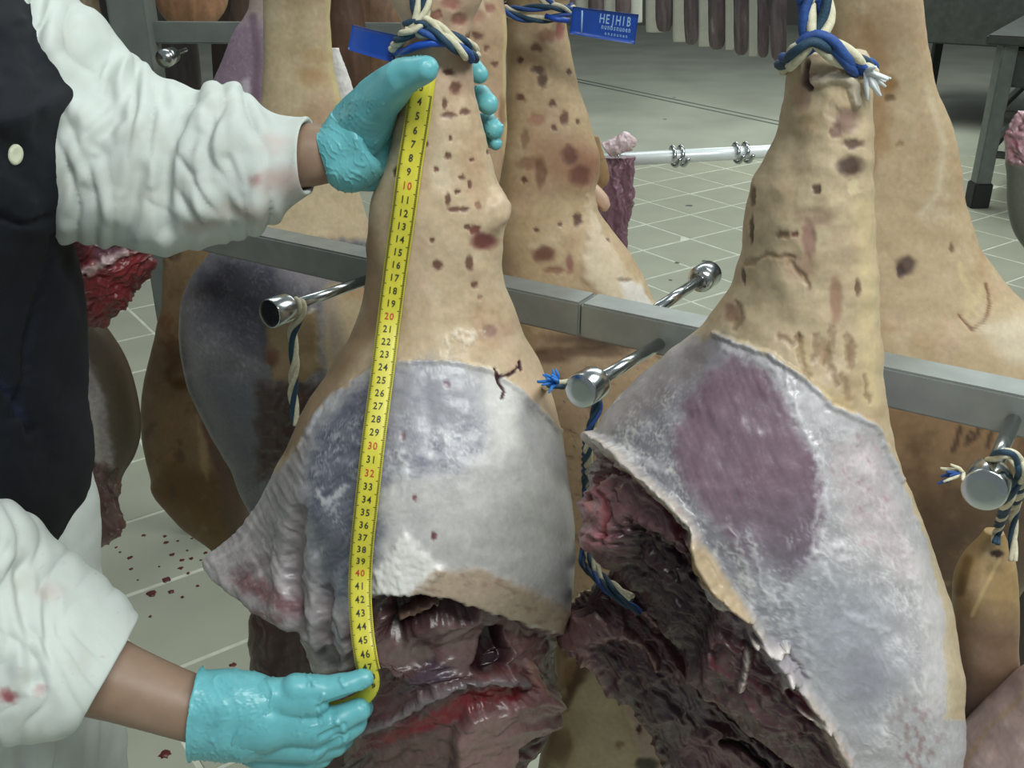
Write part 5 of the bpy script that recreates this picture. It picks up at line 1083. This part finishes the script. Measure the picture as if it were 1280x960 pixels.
rgU = [(-60, -330, -330, -80, .84, .10), (0, -160, -260, 60, .84, .11), (50, -50, -120, 170, .84, .10), (82, 2, -30, 245, .835, .095), (112, 30, 40, 285, .83, .09), (150, 76, 100, 290, .83, .085), (180, 95, 140, 296, .825, .08), (212, 104, 185, 300, .82, .076), (245, 118, 230, 303, .815, .07), (270, 110, 270, 302, .81, .068), (300, 124, 310, 288, .80, .06), (335, 143, 348, 270, .79, .052), (362, 148, 372, 252, .79, .046), (380, 149, 388, 240, .785, .042),
       (376, 155, 384, 236, .785, .038), (362, 158, 370, 238, .785, .038), (340, 162, 350, 238, .79, .038)]
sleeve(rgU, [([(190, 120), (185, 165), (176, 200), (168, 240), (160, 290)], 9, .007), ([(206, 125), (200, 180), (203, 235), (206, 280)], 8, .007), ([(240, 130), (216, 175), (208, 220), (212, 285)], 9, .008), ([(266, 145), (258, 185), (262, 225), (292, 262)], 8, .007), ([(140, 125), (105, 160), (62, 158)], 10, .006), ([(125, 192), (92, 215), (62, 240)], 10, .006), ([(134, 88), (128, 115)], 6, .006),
             ([(150, 150), (120, 180)], 8, .005), ([(165, 100), (160, 124)], 8, .004), ([(250, 170), (242, 190), (246, 215)], 7, .005), ([(110, 240), (90, 270)], 10, .005), ([(285, 200), (300, 245)], 7, .004)],
       [([(148, 90), (147, 125), (125, 165), (122, 190), (132, 176)], 7, .006), ([(186, 118), (168, 175), (152, 240)], 8, .005), ([(214, 108), (205, 150), (190, 230)], 7, .005), ([(285, 122), (252, 140), (224, 185), (216, 260)], 7, .006), ([(256, 150), (246, 205), (254, 275)], 7, .005), ([(274, 150), (276, 200), (310, 258)], 6, .005), ([(60, 190), (100, 180)], 10, .004), ([(300, 130), (290, 190), (305, 235)], 6, .003), ([(382, 150), (389, 195), (388, 240)], 4, .003)],
       [(350, 225, 40, 22, (178, 150, 144), .7), (345, 180, 22, 16, (196, 172, 166), .5), (300, 262, 40, 16, (176, 158, 148), .6), (320, 225, 10, 8, (150, 110, 106), .6), (170, 240, 40, 40, (196, 196, 188), .5), (255, 280, 30, 12, (180, 150, 144), .4)], 851, (386, 195))
rgL = [(-260, 560, -260, 880, .60, .085), (-160, 600, -150, 900, .60, .085), (-60, 640, -60, 900, .60, .085), (0, 668, -20, 888, .60, .08), (35, 706, 12, 886, .60, .078), (72, 735, 42, 884, .60, .074), (104, 758, 70, 884, .60, .068), (135, 780, 92, 884, .60, .062), (158, 798, 106, 882, .60, .052), (153, 802, 105, 876, .60, .047), (135, 796, 92, 872, .60, .047), (110, 790, 80, 866, .60, .045)]
sleeve(rgL, [([(20, 715), (34, 780), (42, 850)], 12, .008), ([(60, 740), (58, 800), (52, 860)], 7, .006), ([(0, 740), (10, 800), (0, 860)], 10, .006), ([(66, 745), (75, 790)], 6, .004)], [([(34, 720), (48, 790), (54, 855)], 9, .006), ([(8, 700), (22, 780), (25, 860)], 9, .005)],
       [(60, 740, 26, 14, (190, 176, 170), .6), (10, 870, 16, 10, (120, 50, 56), .8), (50, 862, 10, 8, (176, 130, 130), .5)], 871, (130, 840), fs=.55)

# gloves
def glove(caps, name, stretch, seed, label=None, voxel=.0011, sm=5):
    V, F, N = capsules(name, caps, voxel, sm); px, py = PX(V); P = Painter(px, py, (100, 174, 182))
    P.mix(ss(.1, .8, P.nz(30, seed=seed)), (118, 186, 192), .6); P.mix(ss(.2, .8, P.nz(20, seed=seed+3)), (76, 150, 158), .5)
    r = P.nz(*stretch, seed+5, 1, rdg, warp=6, ws=30, p=4); P.add(ss(.5, 1., r)*ss(-.1, .5, P.nz(40, seed=seed+9, o=1)), .0010); P.add(P.nz(26, seed=seed+7, o=1), .0007)
    return V, F, N, P
g1 = [wcap((424, 196, .79), 36, (452, 158, .79), 40), wcap((430, 212, .80), 26, (462, 205, .80), 34), wcap((452, 158, .79), 40, (470, 128, .768), 31), wcap((462, 205, .80), 34, (468, 165, .80), 34), wcap((470, 128, .768), 31, (502, 97, .742), 24), wcap((502, 97, .742), 24, (532, 86, .728), 17), wcap((466, 160, .81), 34, (474, 120, .84), 24), wcap((464, 200, .81), 32, (474, 190, .85), 22)]
# four fingers pass behind the shank and show their tips at its right side
for (yk, yt, xt, rb, rt, yt2) in ((100, 84, 597, 14, 12.5, 98), (128, 122, 609, 14, 13, 136), (158, 156, 617, 13, 12, 168), (186, 178, 619, 10.5, 8, 186)):
    kn = (474, yk+8, .855); mid_ = (530, (yk+yt)/2+2, .893); pip = (xt-8, yt-2, .868); tip = (xt+1, yt2-6, .838)
    g1 += [wcap((472, yk+14, .83), rb+3, kn, rb+1), wcap(kn, rb+1, mid_, rb), wcap(mid_, rb, pip, rt+.5), wcap(pip, rt, tip, rt)]
V, F, N, P = glove(g1, 'glove', (22, 7, -50), 901)
# cuff: wrist end flares a little and has a rolled hem
def cuff(rg, parent, hem=.0016):
    V, F, N, px, py = ringloft(rg, 160, 60, n=2.1, cap=False); P = Painter(px, py, (104, 178, 186)); r = P.nz(34, 9, 60, 931, 1, rdg, warp=8, ws=30, p=4); P.add(ss(.4, 1., r), .0010); P.add(P.nz(30, seed=935, o=1), .0014); P.mix(ss(.2, .8, P.nz(20, seed=937)), (80, 156, 164), .5)
    return V+N*P.h[:, None], F, P
me = mesh_np('glove', V+N*P.h[:, None], F); set_col(me, P.c); gl = link('glove', me, M_glove, wk)
cv_, cf_, cp_ = cuff([(398, 158, 424, 236, .79, .0265), (402, 156, 436, 238, .79, .0285), (416, 140, 458, 236, .79, .029), (434, 132, 482, 218, .79, .029), (440, 134, 480, 205, .79, .022)], gl)
me = mesh_np('cuff', cv_, cf_); set_col(me, cp_.c); c = link('cuff', me, M_glove); c.parent = gl
g2 = [wcap((276, 892, .60), 44, (330, 896, .60), 45), wcap((330, 892, .602), 43, (378, 896, .604), 36), wcap((370, 884, .604), 24, (400, 880, .61), 14), wcap((262, 866, .60), 22, (300, 866, .60), 24), wcap((262, 890, .60), 32, (300, 892, .60), 34), wcap((262, 912, .60), 24, (300, 918, .60), 28), wcap((300, 870, .60), 25, (390, 872, .60), 25), wcap((300, 896, .60), 33, (390, 902, .60), 32), wcap((300, 918, .60), 30, (385, 926, .60), 28), wcap((320, 935, .605), 24, (380, 945, .605), 20),
      wcap((370, 862, .60), 21, (410, 862, .60), 18), wcap((410, 862, .60), 18, (440, 854, .602), 15), wcap((440, 854, .602), 15, (455, 848, .604), 12.5),
      wcap((388, 906, .60), 18, (425, 898, .60), 17), wcap((425, 898, .60), 17, (448, 888, .604), 15), wcap((448, 888, .604), 15, (455, 884, .625), 12), wcap((455, 884, .625), 12, (425, 890, .64), 10),
      wcap((390, 925, .602), 19, (425, 914, .602), 18), wcap((425, 914, .602), 18, (443, 904, .610), 16), wcap((443, 904, .610), 16, (440, 900, .635), 13), wcap((440, 900, .635), 13, (410, 902, .645), 10),
      wcap((385, 940, .606), 18, (418, 930, .606), 17), wcap((418, 930, .606), 17, (428, 924, .625), 14), wcap((428, 924, .625), 14, (400, 925, .645), 10), wcap((375, 950, .61), 17, (402, 944, .61), 15), wcap((402, 944, .61), 15, (408, 942, .63), 12)]
V, F, N, P = glove(g2, 'glove', (26, 8, 80), 911, sm=12)
for pts in ([(335, 850), (342, 868), (336, 884)], [(385, 845), (392, 856)], [(300, 860), (310, 890), (290, 930)], [(420, 902), (436, 918), (430, 926)], [(402, 905), (398, 880), (404, 868)], [(425, 850), (430, 858)]): P.add(P.stroke(pts, 4, 3.5, 2), .0012)
for pts in ([(398, 884), (430, 872), (462, 866)], [(400, 922), (430, 906)], [(396, 940), (425, 924)]): m = P.stroke(pts, 5, 4); P.add(m, -.002)
me = mesh_np('glove', V+N*P.h[:, None], F); set_col(me, P.c); gl2 = link('glove', me, M_glove, wk)
cv_, cf_, cp_ = cuff([(247, 842, 244, 942, .60, .029), (251, 845, 248, 940, .60, .0285), (275, 847, 272, 941, .60, .028), (305, 848, 300, 942, .60, .0275), (345, 856, 340, 938, .60, .0225), (350, 862, 346, 932, .60, .017)], gl2)
me = mesh_np('cuff', cv_, cf_); set_col(me, cp_.c); c = link('cuff', me, M_glove); c.parent = gl2
